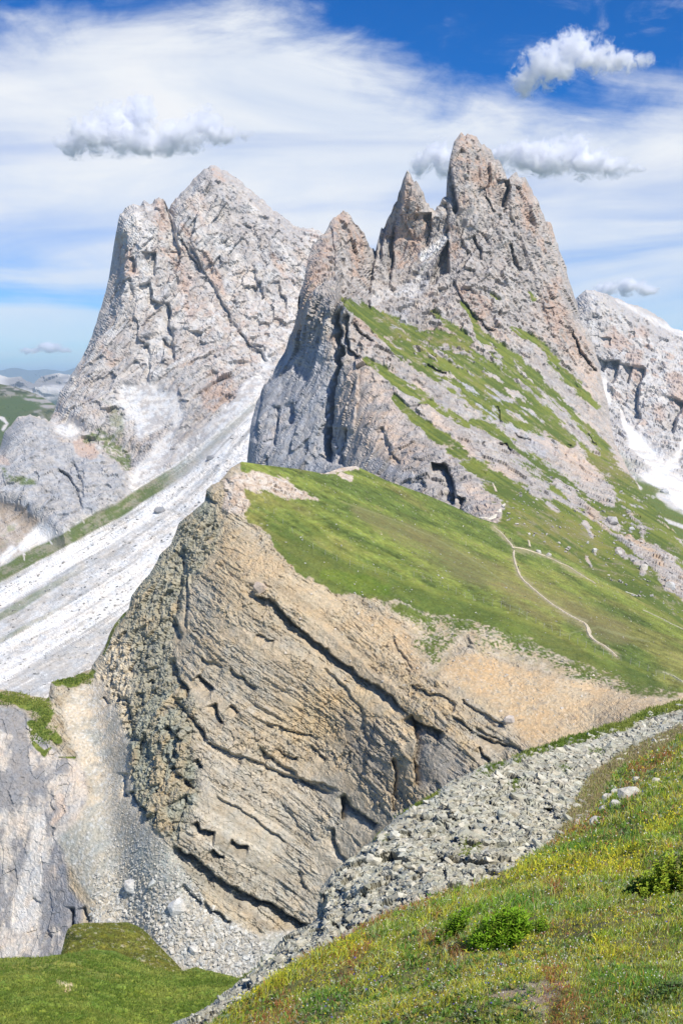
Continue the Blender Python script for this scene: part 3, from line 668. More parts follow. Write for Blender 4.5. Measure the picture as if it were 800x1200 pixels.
def F_macro(px, py):
    wb = 2.2 * fbm(np.stack([px / 10, py / 10, px * 0], -1), 3, 261)
    S = lambda l, a, w_=2.0, L=10, sd=1: stepfeat(px, py, l, a, w_, L, sd, wb)
    d = 0
    # pillar below the grass top and the wall left of it
    d = d + S([(402, 352), (400, 372), (401, 395), (404, 415), (397, 440), (394, 470), (392, 500), (391, 548)], 46, 3, 11)
    d += S([(408, 367), (408, 395), (412, 408), (425, 422)], 26, 2, 7)
    d += S([(407, 500), (405, 525), (404, 548)], 18, 2, 6) + S([(395, 500), (393, 530), (392, 545)], 18, 2, 6)
    # between left spire and middle spire
    d += S([(441, 285), (437, 310), (434, 340), (432, 365)], 45, 3, 14) + S([(462, 275), (461, 300), (457, 330), (453, 340)], 26, 2.5, 8) + S([(457, 255), (448, 290), (444, 310)], 20, 2, 8)
    d += S([(352, 345), (349, 365), (345, 385), (338, 410), (334, 425)], 45, 3, 12) + S([(390, 265), (391, 300), (393, 325)], 14, 2, 6)
    d += S([(473, 205), (470, 235), (466, 262), (462, 285)], 22, 3, 9) + S([(505, 248), (506, 270), (500, 290)], 35, 2, 9)
    # great shadowed chimney and the west edge of the highest spire
    d += S([(526, 236), (524, 250), (525, 262), (524, 275), (525, 285)], 18, 2.5, 7) + 42 * polymask(px, py, [(525, 284), (525, 322), (516, 326), (508, 336), (504, 334), (509, 316), (517, 298)], 2.0, wb * 0.5)
    d += S([(527, 188), (530, 205), (533, 225), (536, 245), (531, 255)], 30, 2.5, 9)
    d += S([(596, 211), (594, 225), (591, 245)], 45, 2.5, 8) + S([(594, 245), (590, 252)], 18, 2, 8)
    d += S([(555, 275), (563, 292), (566, 305)], 16, 2, 7) + S([(597, 285), (601, 300), (606, 312), (612, 317)], 22, 2, 8) + S([(568, 218), (574, 238), (580, 250)], 16, 2, 8)
    d += S([(542, 160), (545, 190), (556, 240), (575, 300), (600, 360)], -12, 14, 20)
    d += S([(589, 197), (600, 260), (625, 330), (650, 400), (690, 480)], 14, 6, 20)
    d += S([(530, 328), (540, 345), (553, 365), (570, 385), (580, 392)], 18, 2, 9) + S([(646, 360), (646, 372)], 14, 2, 6)
    d += S([(670, 385), (674, 400), (681, 415), (690, 425), (700, 438)], 30, 3, 12)
    # ledge crest: everything above the grassy fore ridge stands farther back
    fr = [(398, 358), (405, 350), (420, 343), (433, 349), (447, 361), (465, 378), (482, 395), (500, 405), (530, 416), (560, 425)]
    D_, s_, t_ = polydist(px, py, fr)
    d += 85 * sstep(-D_ * s_, -2, 2) * np.exp(-np.maximum(-D_ * s_, 0) / 60) * (1 - sstep(t_, 0.45, 1.0)) * sstep(px, 392, 400)
    d += -16 * np.exp(-((D_ * s_ - 5) / 9.0) ** 2) * (1 - sstep(t_, 0.6, 1.0)) * (s_ > 0) * sstep(px, 392, 400)
    # dark holes above the meadow
    d += S([(504, 542), (520, 546), (530, 560), (534, 585), (531, 596)], 40, 2.5, 14) + S([(545, 585), (542, 596), (541, 606)], 24, 2, 8) + S([(497, 560), (500, 572)], 14, 2, 7)
    d += S([(583, 475), (586, 488), (588, 498)], 14, 2, 5) + S([(583, 520), (592, 522), (600, 530)], 22, 2, 5) + S([(603, 505), (612, 512), (622, 518)], 12, 2, 6)
    d += S([(668, 520), (664, 530), (660, 538)], 14, 2, 4) + S([(651, 525), (647, 534)], 10, 2, 4) + S([(679, 540), (668, 545)], 10, 2, 4) + S([(688, 507), (694, 517), (700, 520)], 14, 2, 5)
    d += S([(412, 375), (424, 388), (432, 398), (438, 402)], 16, 2, 6) + S([(500, 425), (512, 432), (522, 440)], 14, 2, 6)
    d += S([(345, 470), (347, 480), (344, 500)], 16, 2, 7) + S([(358, 400), (352, 420), (350, 440)], 18, 2, 8) + S([(330, 475), (326, 500), (322, 525)], 16, 2, 8) + S([(367, 430), (363, 450)], 14, 2, 7)
    d += S([(310, 455), (306, 485), (300, 520)], 14, 2, 7) + S([(420, 430), (418, 470), (416, 510)], -8, 4, 10) + S([(690, 600), (695, 606), (697, 609)], 5, 1.5, 3) + S([(448, 500), (455, 520), (470, 545)], 9, 3, 8)
    return d
def F_col(P, N, px, py, I):
    wob, w2, wv = I['wob'], I['w2'], I['wv']
    g = fbm(P / 9.0, 4, 272); f = fbm(P / 90.0, 3, 271); fine = fbm(P / 3.0, 3, 273); stv = fbm(basis(P, (0.35, 0), (5, 5, 34)), 4, 274)
    c = lerp(GREY * 0.92, PALE * 0.95, sstep(f * 0.4 + stv * 0.5 + I['h1'] * 0.35 + g * 0.3, -0.6, 0.7))
    c = lerp(c, DKGREY, sstep(g + I['h2'] * 0.4 + fine * 0.4, 0.5, 1.1) * 0.7); c = lerp(c, DKGREY, np.clip(I['lines'], 0, 1) * 0.5)
    c = lerp(c, np.array([0.44, 0.35, 0.29]), sstep(stv + f * 0.5, 0.1, 0.8) * 0.5)
    pk = np.clip(sum(bandmask(px, py, s, wob * 0.9 + stv * 0.3, 0.7) for s in ([(398, 255, 6), (385, 290, 12), (372, 310, 10), (362, 350, 7), (345, 400, 5)], [(405, 265, 8), (420, 290, 12), (415, 320, 10)], [(478, 210, 5), (480, 235, 9), (478, 262, 12), (465, 290, 8)], [(540, 165, 6), (555, 195, 16), (575, 215, 12)],
         [(450, 262, 6), (455, 275, 6)], [(495, 260, 8), (482, 300, 8), (460, 320, 7)], [(530, 270, 5), (532, 300, 8)], [(612, 225, 8), (622, 270, 7)], [(650, 330, 8), (645, 370, 14), (655, 400, 17), (680, 430, 10), (695, 470, 8)], [(540, 340, 8), (565, 355, 8), (560, 380, 6)], [(390, 400, 6), (388, 440, 5)],
         [(425, 375, 9), (440, 395, 8)], [(430, 440, 12), (440, 490, 26), (470, 530, 22), (440, 520, 20)], [(510, 390, 8), (530, 400, 9)], [(600, 490, 6), (640, 520, 8), (690, 555, 9)], [(490, 450, 9), (510, 500, 9), (560, 540, 9), (600, 560, 7)], [(548, 570, 9), (575, 600, 12)], [(690, 606, 9)] * 2, [(736, 630, 4), (765, 650, 5), (775, 665, 4)])), 0, 1)
    pk = np.clip(pk * sstep(g + stv * 0.6, -0.7, 0.4) + sstep(I['h1'] + f - g * 0.3, 0.75, 1.2) * 0.6, 0, 1)
    pc = lerp(PINK, np.array([0.60, 0.50, 0.42]), sstep(py, 380, 440)); pc = lerp(pc, np.array([0.56, 0.40, 0.24]), sstep(px, 670, 700) * sstep(py, 570, 600) * 0.7)
    c = lerp(c, pc, pk * 0.85)
    # bluish slabs of the lower wall
    c = c * np.array([0.88, 0.855, 0.83]) * (1 + 0.12 * stv[..., None])
    blue = np.clip(polymask(px, py, [(290, 560), (295, 480), (330, 430), (352, 400), (400, 400), (395, 560)], 12, wob * 12) * 0.8 + bandmask(px, py, [(550, 450, 8), (580, 480, 10), (625, 505, 10), (640, 525, 10)], wob) * 0.7 + bandmask(px, py, [(440, 545, 8), (490, 568, 10)], wob) * 0.6 + bandmask(px, py, [(500, 320, 10), (470, 370, 14)], wob) * 0.5, 0, 1)
    c = lerp(c, np.array([0.38, 0.39, 0.41]) * (1 + 0.25 * stv[..., None]), blue * (1 - pk * 0.6))
    c = lerp(c, SCREE * 0.9, (bandmask(px, py, [(524, 278, 3), (508, 292, 4), (496, 300, 5)], wob * 0.5) + bandmask(px, py, [(505, 300, 6), (480, 345, 8), (440, 350, 5)], wob) * 0.5) * 0.9)
    # grass
    strk = fbm(basis(P, (0.62, 0), (70, 70, 2.2)), 4, 275)
    gc = lerp(GRASSD * 1.3, GRASS * 1.2, sstep(strk + wob * 0.5 + fine * 0.3, -0.6, 0.5)); gc = lerp(gc, GRASSY, sstep(w2 * 0.6 + f + strk * 0.4, 0.2, 1.0) * 0.6)
    gc = lerp(gc, np.array([0.19, 0.165, 0.085]), sstep(g + fine * 0.5 + f * 0.5, 0.5, 1.0) * 0.5)
    gc = lerp(gc, np.array([0.30, 0.27, 0.16]), sstep(g + fine * 0.6 + w2 * 0.3, 0.35, 0.8) * 0.5)
    c = lerp(gc, c, sstep(I['rock'] + fine * 0.32 + g * 0.30 * (1 - 0.6 * I['lower']), 0.30, 0.62))
    return c
sheet("spire_mountain", Ftop, [(286, 640), (400, 650), (500, 640), (600, 660), (880, 830)],
      [(400, 248, 1500), (340, 400, 1290), (295, 500, 1200), (300, 545, 1150), (478, 203, 1520), (541, 158, 1600), (610, 205, 1660), (670, 345, 1620), (700, 425, 1520), (440, 330, 1440), (540, 300, 1500), (600, 350, 1480), (405, 352, 1180), (430, 440, 1080), (390, 548, 1060), (480, 420, 1150), (560, 430, 1230), (640, 480, 1230),
       (720, 520, 1280), (500, 560, 900), (580, 540, 950), (650, 570, 960), (740, 570, 1080), (590, 612, 745), (700, 640, 800), (800, 640, 880), (880, 745, 740), (880, 830, 620), (700, 720, 570), (500, 640, 800), (300, 640, 1100), (400, 650, 900), (640, 650, 690), (760, 740, 560)],
      286, 880, 1.2, F_rel, F_col, M_mid, F_macro, rim=(26, 6), back=(14, 1.7, 200), gain=0.56, jag=3.4)

# ================================================================== SEDIMENTARY CLIFF RIDGE with the meadow on its back
Ctop = [(-80, 800), (-20, 806), (0, 808), (20, 811), (40, 816), (57, 818), (60, 799), (70, 797), (85, 794), (98, 787), (107, 784), (110, 777), (118, 766), (124, 755), (128, 744), (134, 732), (146, 718), (151, 714), (153, 700), (160, 690), (168, 680), (175, 672), (182, 662), (187, 650), (192, 645), (200, 638),
        (205, 625), (210, 612), (220, 605), (230, 596), (240, 588), (242, 574), (248, 568), (257, 565), (264, 557), (270, 549), (283, 541), (310, 545), (345, 549), (380, 555), (400, 548), (416, 546), (430, 552), (450, 562), (480, 573), (500, 580), (530, 593), (560, 607), (580, 613), (600, 620), (640, 642), (700, 675), (760, 710), (800, 733), (880, 780)]
GEDGE = [(283, 602), (300, 610), (315, 622), (330, 648), (345, 666), (365, 680), (385, 690), (407, 694), (430, 702), (455, 708), (480, 712), (510, 718), (545, 724), (570, 730), (600, 742), (650, 762), (700, 782), (750, 801), (800, 810), (880, 830)]
RIDGE = [(300, 590), (340, 622), (400, 655), (450, 672), (500, 692), (550, 708), (600, 722), (650, 745), (700, 770), (750, 790), (800, 812), (880, 850)]
def C_rel(P, px, py):
    wob = fbm(P / 26.0, 4, 301); w2 = fbm(P / 5.0, 3, 302)
    ge = np.interp(px, [p[0] for p in GEDGE], [p[1] for p in GEDGE])
    cp = polymask(px, py, [(262, 563), (283, 552), (300, 551), (335, 562), (352, 575), (372, 586), (340, 585), (310, 577), (286, 574), (292, 590), (285, 605), (262, 600)], 2, w2 * 3)
    cp = np.maximum(cp, np.maximum(bandmask(px, py, [(376, 553, 2), (392, 550, 5), (404, 548, 5), (418, 547, 3)], w2 * 0.5), bandmask(px, py, [(400, 556, 4), (411, 561, 3)], w2 * 0.5)))
    gm = (1 - sstep(py - ge + w2 * 4 + wob * 5, -2, 3)) * sstep(px, 280, 284) * (1 - cp)
    for b in ([(122, 766, 1), (138, 724, 3), (146, 719, 3)], [(62, 800, 2), (85, 801, 6), (106, 792, 4), (109, 787, 3)], [(-80, 812, 6), (0, 815, 4), (30, 822, 7), (52, 828, 10), (56, 842, 8), (40, 858, 4)], [(36, 848, 4), (55, 862, 9), (68, 867, 5)], [(40, 872, 3), (52, 882, 4), (60, 876, 2)], [(70, 887, 1), (88, 888, 2)]):
        gm = np.maximum(gm, bandmask(px, py, b, w2 * 0.55 + 0.1, 0.3))
    # scattered tufts on the transition
    tr = polymask(px, py, [(455, 708), (560, 724), (700, 780), (810, 810), (790, 818), (740, 812), (700, 802), (640, 790), (600, 778), (560, 765), (550, 745), (508, 795), (495, 775), (478, 735)], 5, wob * 6)
    tuft = tr * sstep(vnoise(P / 0.8, 310) * 0.55 + 0.22 + 0.12 * w2 + 0.45 * wob - 0.012 * (py - ge - 22) + 0.25 * polymask(px, py, [(480, 715), (550, 728), (507, 792)], 6), 0.40, 0.70)
    gm = np.maximum(gm, tuft * 0.75)
    scree = polymask(px, py, [(95, 800), (120, 800), (135, 830), (150, 870), (150, 930), (165, 960), (200, 995), (230, 1040), (265, 1080), (305, 1095), (345, 1090), (360, 1180), (100, 1180), (95, 1085), (110, 1060), (92, 1040), (75, 985), (95, 965), (110, 930), (95, 890), (75, 850), (68, 830)], 5, wob * 7)
    dirt = polymask(px, py, [(520, 772), (560, 765), (600, 776), (660, 792), (720, 808), (800, 812), (880, 812), (880, 900), (640, 880), (610, 865), (580, 825), (540, 800), (520, 795)], 8, wob * 8)
    dirt = np.maximum(dirt, tr * (1 - tuft)); dirt = np.maximum(dirt, 0.6 * polymask(px, py, [(300, 620), (330, 655), (400, 700), (470, 730), (500, 790), (470, 770), (400, 720), (340, 690), (290, 680), (260, 640)], 6, wob * 10))
    leftk = polymask(px, py, [(-90, 820), (30, 830), (70, 880), (100, 900), (105, 930), (90, 960), (70, 985), (85, 1040), (105, 1060), (95, 1100), (70, 1190), (-90, 1190)], 5, wob * 6)
    rub = polymask(px, py, [(240, 570), (260, 620), (240, 660), (215, 700), (205, 760), (215, 800), (235, 840), (225, 870), (225, 930), (205, 985), (170, 960), (150, 930), (148, 870), (140, 830), (120, 790), (120, 750), (190, 600)], 8, wob * 10)   # broken greenish part
    k = 0.56 + 0.10 * sstep(900 - py, 0, 200)
    bw = P.copy(); bw[..., 2] = bw[..., 2] + 0.9 * wob + 0.0011 * (P[..., 0] + 60) * np.abs(P[..., 0] + 60) * 0.5
    al = (0.50, 0.1)
    v1, e1, h1 = facet(basis(bw, al, (26, 20, 3.2)), 21, 0.4)
    v2, e2, h2 = facet(basis(bw, al, (9, 8, 1.15)), 22, 0.4)
    v3, e3, h3 = facet(basis(bw, al, (2.6, 2.6, 0.55)), 23, 0.7)
    b_ = basis(bw, al)[..., 2]
    s1 = np.stack([b_ / 1.15, P[..., 0] / 60, P[..., 1] / 60], -1); lay = vnoise(s1, 24) * 2 - 1; lay2 = vnoise(s1 * [3.1, 2.2, 2.2], 25) * 2 - 1
    bed = 1.0 * v1 + 0.85 * v2 + 0.5 * v3 + 0.5 * lay + 0.35 * lay2 + 1.5 * wob - 0.5 * np.exp(-e1 * 12) + 0.35 * w2 + 1.0 * facet(basis(P, (0.1, 0), (9, 9, 16)), 30, 0.8)[0] * 0.6
    u1, f1, g1 = facet(basis(P, (0.1, 0), (7, 7, 12)) + wob[..., None] * 0.2, 26); u2, f2, g2 = facet(P / 2.9, 27, 0.8); u3, f3, g3 = facet(P / 1.2, 28, 0.9)
    rb = 2.6 * u1 + 1.7 * u2 + 0.7 * u3 + 3.0 * wob - 1.3 * np.exp(-f1 * 10) - 0.7 * np.exp(-f2 * 9)
    kk = 1.0 * facet(basis(P, (-0.15, 0), (6, 6, 22)), 29)[0] + 0.4 * u2 + 1.2 * wob + 0.22 * u3
    sc = 0.25 * u3 + 0.5 * wob + 0.15 * u2
    pm = sstep(fbm(P / 16.0, 3, 320) + 0.15, -0.35, 0.35)
    j1, je, jh = facet(basis(P, (-0.25, 0.1), (10, 10, 13)) + w2[..., None] * 0.05, 35, 0.4); j2, ke, kh = facet(basis(P, (-0.3, 0.1), (4, 4, 6)), 36, 0.4)
    bed = bed + 0.95 * jh - 1.0 * np.exp(-je * 16) + 0.4 * kh - 0.4 * np.exp(-ke * 12)
    bed = bed * (0.45 + 0.75 * pm) + (1 - pm) * (1.3 * u2 + 0.7 * u3) + 1.6 * ridged(basis(P, (0.1, 0), (16, 16, 40)), 3, 321)
    deb = sstep(fbm(basis(P, (0.5, 0.1), (34, 20, 9)) , 3, 340), 0.12, 0.42) * (1 - rub)
    bed = lerp1(bed, 0.25 * u3 + 1.6 * wob + 0.3 * u2, deb)
    r = lerp1(bed, rb * 1.25, rub); r = lerp1(r, kk, leftk); 
    smooth_patch = polymask(px, py, [(400, 900), (420, 880), (460, 900), (462, 930), (455, 965), (420, 945)], 5, wob * 4)
    r = lerp1(r, sc, scree); r = lerp1(r, 0.14 * bed + 0.09 * u3 + 0.25 * w2 + 0.5 * wob, dirt * (0.92)); 
    r = lerp1(r, 0.3 * w2 + 0.8 * wob + 0.5 * fbm(P / 1.3, 3, 303), np.clip(gm, 0, 1)) + np.clip(gm, 0, 1) * 0.25
    r = r + cp * (1.2 * u2 + 0.8)
    return r, dict(wob=wob, w2=w2, gm=gm, scree=scree, dirt=dirt, leftk=leftk, rub=rub, cp=cp, lay=lay, lay2=lay2, h1=h1, h2=h2, g1=g1, g2=g2, g3=g3, e1=e1, tr=tr, tuft=tuft, b=b_, deb=deb)
def lerp1(a, b, t): return a * (1 - t) + b * t
def C_macro(px, py):
    wb = 2.0 * fbm(np.stack([px / 9, py / 9, px * 0], -1), 3, 361)
    S = lambda l, a, w_=2.0, L=9, sd=1: stepfeat(px, py, l, a, w_, L, sd, wb)
    d = S([(294, 686), (298, 697), (310, 702), (316, 700), (330, 714), (346, 732), (362, 745), (380, 757), (392, 769), (406, 778), (418, 790), (430, 796), (444, 804), (460, 818), (472, 830), (482, 842)], 9, 2, 9)
    d += S([(283, 683), (300, 680), (320, 695), (350, 715), (380, 735), (410, 762), (440, 790), (470, 808), (484, 828)], -2.2, 5, 14)
    d += S([(482, 836), (486, 845), (500, 850), (512, 856), (522, 862)], 11, 2, 9) + S([(483, 838), (488, 870), (484, 905), (486, 925)], 6, 2.5, 10, -1)
    d += S([(460, 886), (462, 905), (459, 930), (460, 955)], 5, 2, 8, -1)
    d += S([(404, 928), (408, 938), (420, 950), (434, 960), (446, 965)], 8, 2, 7) + S([(401, 932), (399, 945), (401, 962)], 7, 2, 5, -1)
    d += S([(200, 985), (214, 996), (227, 1003), (240, 1014), (250, 1023), (262, 1032), (275, 1037), (290, 1046), (302, 1052), (317, 1057), (333, 1068), (350, 1078), (372, 1084)], 10, 2, 12)
    d += S([(230, 962), (236, 972), (246, 975), (253, 976)], 7, 2, 7) + S([(250, 994), (256, 1002), (264, 1003)], 6, 2, 6) + S([(270, 985), (280, 990), (292, 992)], 6, 2, 6)
    d += S([(240, 1056), (248, 1066), (258, 1070), (266, 1078), (272, 1081)], 4, 2, 7) + S([(215, 1035), (228, 1050), (240, 1058)], 3, 3, 9)
    d += S([(222, 640), (216, 670), (212, 700), (208, 726), (212, 742), (208, 756)], 8, 3, 12) + S([(220, 655), (221, 690), (218, 740)], 5, 2, 7)
    d += S([(206, 770), (208, 788), (214, 798), (222, 808), (220, 822)], 8, 2.5, 8) + S([(234, 790), (242, 800), (252, 806)], 7, 2, 7) + S([(252, 823), (256, 835), (262, 848)], 7, 2, 7) + S([(200, 815), (212, 826), (224, 838), (238, 856), (246, 868)], 6, 2.5, 8)
    d += S([(272, 824), (282, 834)], 4, 2, 6) + S([(236, 770), (252, 778), (262, 781)], 3, 2, 6) + S([(268, 782), (282, 792), (300, 804), (303, 807)], 3, 2, 7)
    d += S([(152, 815), (151, 830), (156, 845), (160, 860), (160, 872)], 7, 2.5, 8) + S([(157, 925), (160, 938), (170, 945), (178, 948)], 6, 2, 7) + S([(150, 905), (148, 925), (152, 935)], 5, 2, 6) + S([(170, 812), (168, 824)], 5, 2, 6) + S([(176, 795), (180, 800)], 4, 2, 5)
    d += S([(195, 850), (205, 860), (215, 868)], 5, 2, 6) + S([(205, 895), (212, 905), (222, 918), (228, 925)], 6, 2, 8) + S([(232, 888), (238, 900)], 5, 2, 6)
    d += S([(132, 790), (134, 800), (137, 808), (142, 822)], 4, 2, 5) + S([(123, 815), (130, 824)], 4, 2, 5) + S([(242, 578), (250, 585), (256, 588)], 6, 2, 7) + S([(264, 560), (268, 566), (274, 567)], 3, 2, 5)
    d += S([(322, 876), (335, 883), (350, 890)], 3.5, 2, 6) + S([(365, 872), (372, 880), (385, 888)], 3.5, 2, 5) + S([(300, 742), (312, 748), (322, 750)], 3.5, 2, 6) + S([(376, 780), (400, 800), (425, 830), (432, 870)], 2.5, 3, 10)
    d += S([(300, 872), (330, 895), (360, 915), (400, 925)], 4, 3, 12) + S([(230, 862), (260, 876), (300, 892), (350, 912), (395, 932)], 3.5, 3, 14) + S([(310, 845), (340, 855), (370, 862)], 3, 2, 8)
    d += S([(392, 968), (393, 985), (398, 1000), (410, 1012)], 4, 2, 6) + S([(352, 1020), (356, 1038), (360, 1042)], 3, 2, 5) + S([(330, 940), (350, 965), (375, 985)], 2, 2, 9) + S([(250, 930), (300, 960), (340, 990)], 2, 2, 9)
    d += S([(480, 800), (500, 812), (520, 815), (535, 828)], 3, 2, 6) + S([(538, 820), (560, 832), (590, 850), (592, 855)], 3, 2, 6) + S([(530, 838), (545, 850), (575, 868), (600, 876)], 3.5, 2, 7) + S([(560, 875), (567, 885), (576, 892)], 4, 2, 6)
    d += S([(555, 848), (575, 862), (610, 878), (630, 885)], 2.5, 2, 6) + S([(535, 825), (531, 836), (528, 838)], 3, 2, 4) + S([(460, 745), (470, 765), (485, 785)], 2, 2, 8)
    d += S([(64, 932), (60, 940), (66, 950)], 2, 2, 4) + S([(66, 970), (62, 980)], 2.5, 2, 4) + S([(88, 1063), (86, 1075), (87, 1086)], 6, 2, 4) + S([(98, 1062), (101, 1070), (108, 1080)], 5, 2, 4) + S([(40, 1050), (50, 1058)], 2, 2, 4) + S([(56, 1094), (62, 1097)], 2, 2, 4)
    # gully between the left cliff and the main one; cheek of the near wall
    d += 7 * np.exp(-(polydist(px, py, [(100, 790), (115, 850), (125, 920), (140, 1000), (150, 1100)])[0] / 26.0) ** 2)
    # break of slope along the ridge: steeper below it
    return d
def C_col(P, N, px, py, I):
    wob, w2 = I['wob'], I['w2']
    f = fbm(P / 45.0, 3, 371); g = fbm(P / 2.6, 4, 372); fine = fbm(P / 0.9, 3, 373)
    TAN = np.array([0.53, 0.455, 0.335]); GRN = np.array([0.40, 0.415, 0.34]); GRY = np.array([0.47, 0.44, 0.37]); OCH = np.array([0.62, 0.495, 0.31]); BRN = np.array([0.33, 0.265, 0.20])
    bl = I['lay'] * 0.6 + I['lay2'] * 0.4 + I['h2'] * 0.35
    c = lerp(GRY, TAN, sstep(f + I['h1'] * 0.4 + bl * 0.5, -0.5, 0.6))
    c = lerp(c, np.array([0.56, 0.51, 0.43]), sstep(bl + g * 0.5, 0.15, 0.9) * 0.7)
    c = lerp(c, BRN, sstep(-bl + g * 0.3, 0.45, 1.0) * 0.5)
    c = lerp(c, lerp(np.array([0.50, 0.43, 0.32]), np.array([0.58, 0.50, 0.385]), sstep(g + fine * 0.4, -0.5, 0.5)), I['deb'] * 0.75)
    up = polymask(px, py, [(255, 600), (300, 625), (345, 680), (400, 710), (470, 740), (490, 790), (470, 800), (400, 760), (320, 695), (270, 700), (240, 680)], 16, wob * 18)
    c = lerp(c, lerp(np.array([0.52, 0.41, 0.27]), OCH, sstep(g, -0.5, 0.5)), up * 0.5)
    orr = polymask(px, py, [(310, 860), (370, 870), (430, 880), (460, 820), (485, 850), (485, 930), (560, 960), (700, 900), (620, 860), (560, 810), (490, 800), (420, 810), (330, 820)], 14, wob * 16)
    c = lerp(c, OCH, orr * sstep(f + g * 0.5 + I['h1'] * 0.4, -0.2, 0.7) * 0.6)
    greyb = np.clip(polymask(px, py, [(395, 830), (440, 850), (465, 880), (440, 930), (420, 900), (400, 870)], 8, wob * 8) * 0.7 + polymask(px, py, [(490, 860), (530, 865), (560, 910), (520, 935), (490, 925), (488, 880)], 6, wob * 6), 0, 1)
    c = lerp(c, np.array([0.36, 0.345, 0.32]), greyb * 0.8)
    low = polymask(px, py, [(200, 880), (260, 870), (330, 900), (400, 930), (460, 960), (400, 1020), (370, 1090), (280, 1050), (200, 990)], 14, wob * 14)
    c = lerp(c, lerp(np.array([0.47, 0.44, 0.37]), np.array([0.60, 0.565, 0.49]), sstep(bl + fine * 0.3, -0.5, 0.6)), low * 0.75)
    rc = lerp(GRN * 0.85, np.array([0.50, 0.48, 0.38]), sstep(g * 0.7 + I['g2'] * 0.5, -0.6, 0.7))
    rc = lerp(rc, np.array([0.36, 0.42, 0.37]), sstep(f + wob, 0.1, 0.7) * 0.5); rc = lerp(rc, OCH, sstep(I['g1'] + wob - g * 0.2, 0.7, 1.1) * 0.6)
    rc = lerp(rc, DKGREY * 1.1, sstep(-g - I['g2'] * 0.3, 0.5, 0.9) * 0.6)
    c = lerp(c, rc, I['rub'] * 0.85)
    fb = vnoise(np.stack([I['b'] / 0.62, P[..., 0] / 45, P[..., 1] / 45], -1), 395); fb2 = vnoise(np.stack([I['b'] / 1.9, P[..., 0] / 60, P[..., 1] / 60], -1), 396)
    c = c * (1 + (0.34 * (fb - 0.5) + 0.40 * (fb2 - 0.5)) * (1 - I['rub']))[..., None]
    c = c * np.array([0.86, 0.83, 0.775])
    och = polymask(px, py, [(120, 755), (140, 740), (155, 760), (158, 800), (150, 850), (138, 880), (115, 870), (95, 820), (110, 790)], 8, wob * 8)
    c = lerp(c, lerp(np.array([0.58, 0.49, 0.35]), np.array([0.68, 0.60, 0.46]), sstep(g, -0.4, 0.4)), och * 0.85)
    # left cliff: streaked blue-grey and cream
    st = fbm(basis(P, (-0.25, 0), (3.0, 3.0, 20)), 4, 374); st2 = fbm(basis(P, (-0.25, 0), (9, 9, 40)), 3, 375)
    kc = lerp(np.array([0.30, 0.29, 0.285]), np.array([0.58, 0.525, 0.455]), sstep(st * 0.6 + st2 + fine * 0.2 - 0.25 * sstep(py, 960, 880), -0.35, 0.45))
    kc = lerp(kc, np.array([0.70, 0.66, 0.60]), bandmask(px, py, [(48, 960, 6), (45, 1000, 12), (38, 1040, 12), (25, 1080, 14)], wob * 0.5) * 0.8)
    kc = lerp(kc, np.array([0.24, 0.245, 0.265]), bandmask(px, py, [(68, 985, 6), (66, 1020, 15), (70, 1050, 20), (80, 1075, 12)], wob * 0.6 + st * 0.3) * 0.75)
    kc = lerp(kc, np.array([0.62, 0.50, 0.40]), bandmask(px, py, [(70, 935, 6), (75, 950, 8), (62, 965, 5)], wob * 0.6) * 0.8 + sstep(st2 + w2 * 0.3, 0.5, 0.9) * 0.3)
    c = lerp(c, kc, I['leftk'])
    sp = vnoise(P / 0.75, 376); sp2 = vnoise(P / 1.6, 377)
    upg = 1 - sstep(py, 930, 985)
    scc = lerp(np.array([0.40, 0.41, 0.365]), np.array([0.46, 0.42, 0.34]), sstep(f + w2 * 0.4 + 0.3, -0.5, 0.7)); scc = lerp(scc, np.array([0.60, 0.52, 0.40]), upg * sstep(-w2 + 0.3 + (135 - px) * 0.01, -0.2, 0.8))
    scc = lerp(scc, np.array([0.66, 0.645, 0.60]), sstep(sp, 0.62, 0.8) * 0.7); scc = lerp(scc, np.array([0.24, 0.23, 0.20]), sstep(sp2, 0.75, 0.9) * 0.5)
    c = lerp(c, scc, I['scree'])
    dc = lerp(np.array([0.60, 0.43, 0.245]), np.array([0.62, 0.485, 0.31]), sstep(f + g * 0.4, -0.4, 0.6)); dc = lerp(dc, np.array([0.70, 0.61, 0.47]), sstep(sp + I['tr'] * 0.2, 0.70, 0.85) * 0.45); dc = lerp(dc, lerp(np.array([0.44, 0.37, 0.24]), np.array([0.58, 0.50, 0.37]), sstep(g + w2 * 0.4, -0.5, 0.5)), I['tr'] * 0.85)
    dc = lerp(dc, BRN, sstep(sp2, 0.74, 0.9) * 0.5)
    c = lerp(c, dc, I['dirt'] * sstep(fine + 1.2, 0, 1))
    c = lerp(c, lerp(np.array([0.50, 0.40, 0.31]), np.array([0.62, 0.55, 0.47]), sstep(g, -0.5, 0.5)), I['cp'])
    # turf
    strk = fbm(basis(P, (0.42, 0), (40, 40, 1.3)), 4, 378); s2 = fbm(basis(P, (0.42, 0), (90, 90, 4.5)), 3, 379)
    gc = lerp(GRASSD * 1.7, GRASS * 1.5, sstep(strk * 0.7 + s2 * 0.6 + fine * 0.25, -0.6, 0.6)); gc = lerp(gc, GRASSY * 1.1, sstep(f + s2 * 0.8, 0.0, 0.8) * 0.6)
    mot = vnoise(P / 1.5, 391); mo2 = fbm(P / 3.5, 3, 392); gc = gc * (0.72 + 0.42 * mot + 0.30 * mo2 + 0.22 * strk)[..., None]; gc = lerp(gc, np.array([0.42, 0.40, 0.30]), sstep(vnoise(P / 0.9, 393), 0.88, 0.95) * 0.6)
    gc = lerp(gc, np.array([0.24, 0.20, 0.095]), np.clip(bandmask(px, py, [(420, 600, 8), (500, 640, 14), (600, 690, 16), (720, 740, 12)], wob * 0.6 + strk * 0.5, 0.7) * 0.5 + sstep(g + strk, 0.7, 1.3) * 0.4, 0, 1))
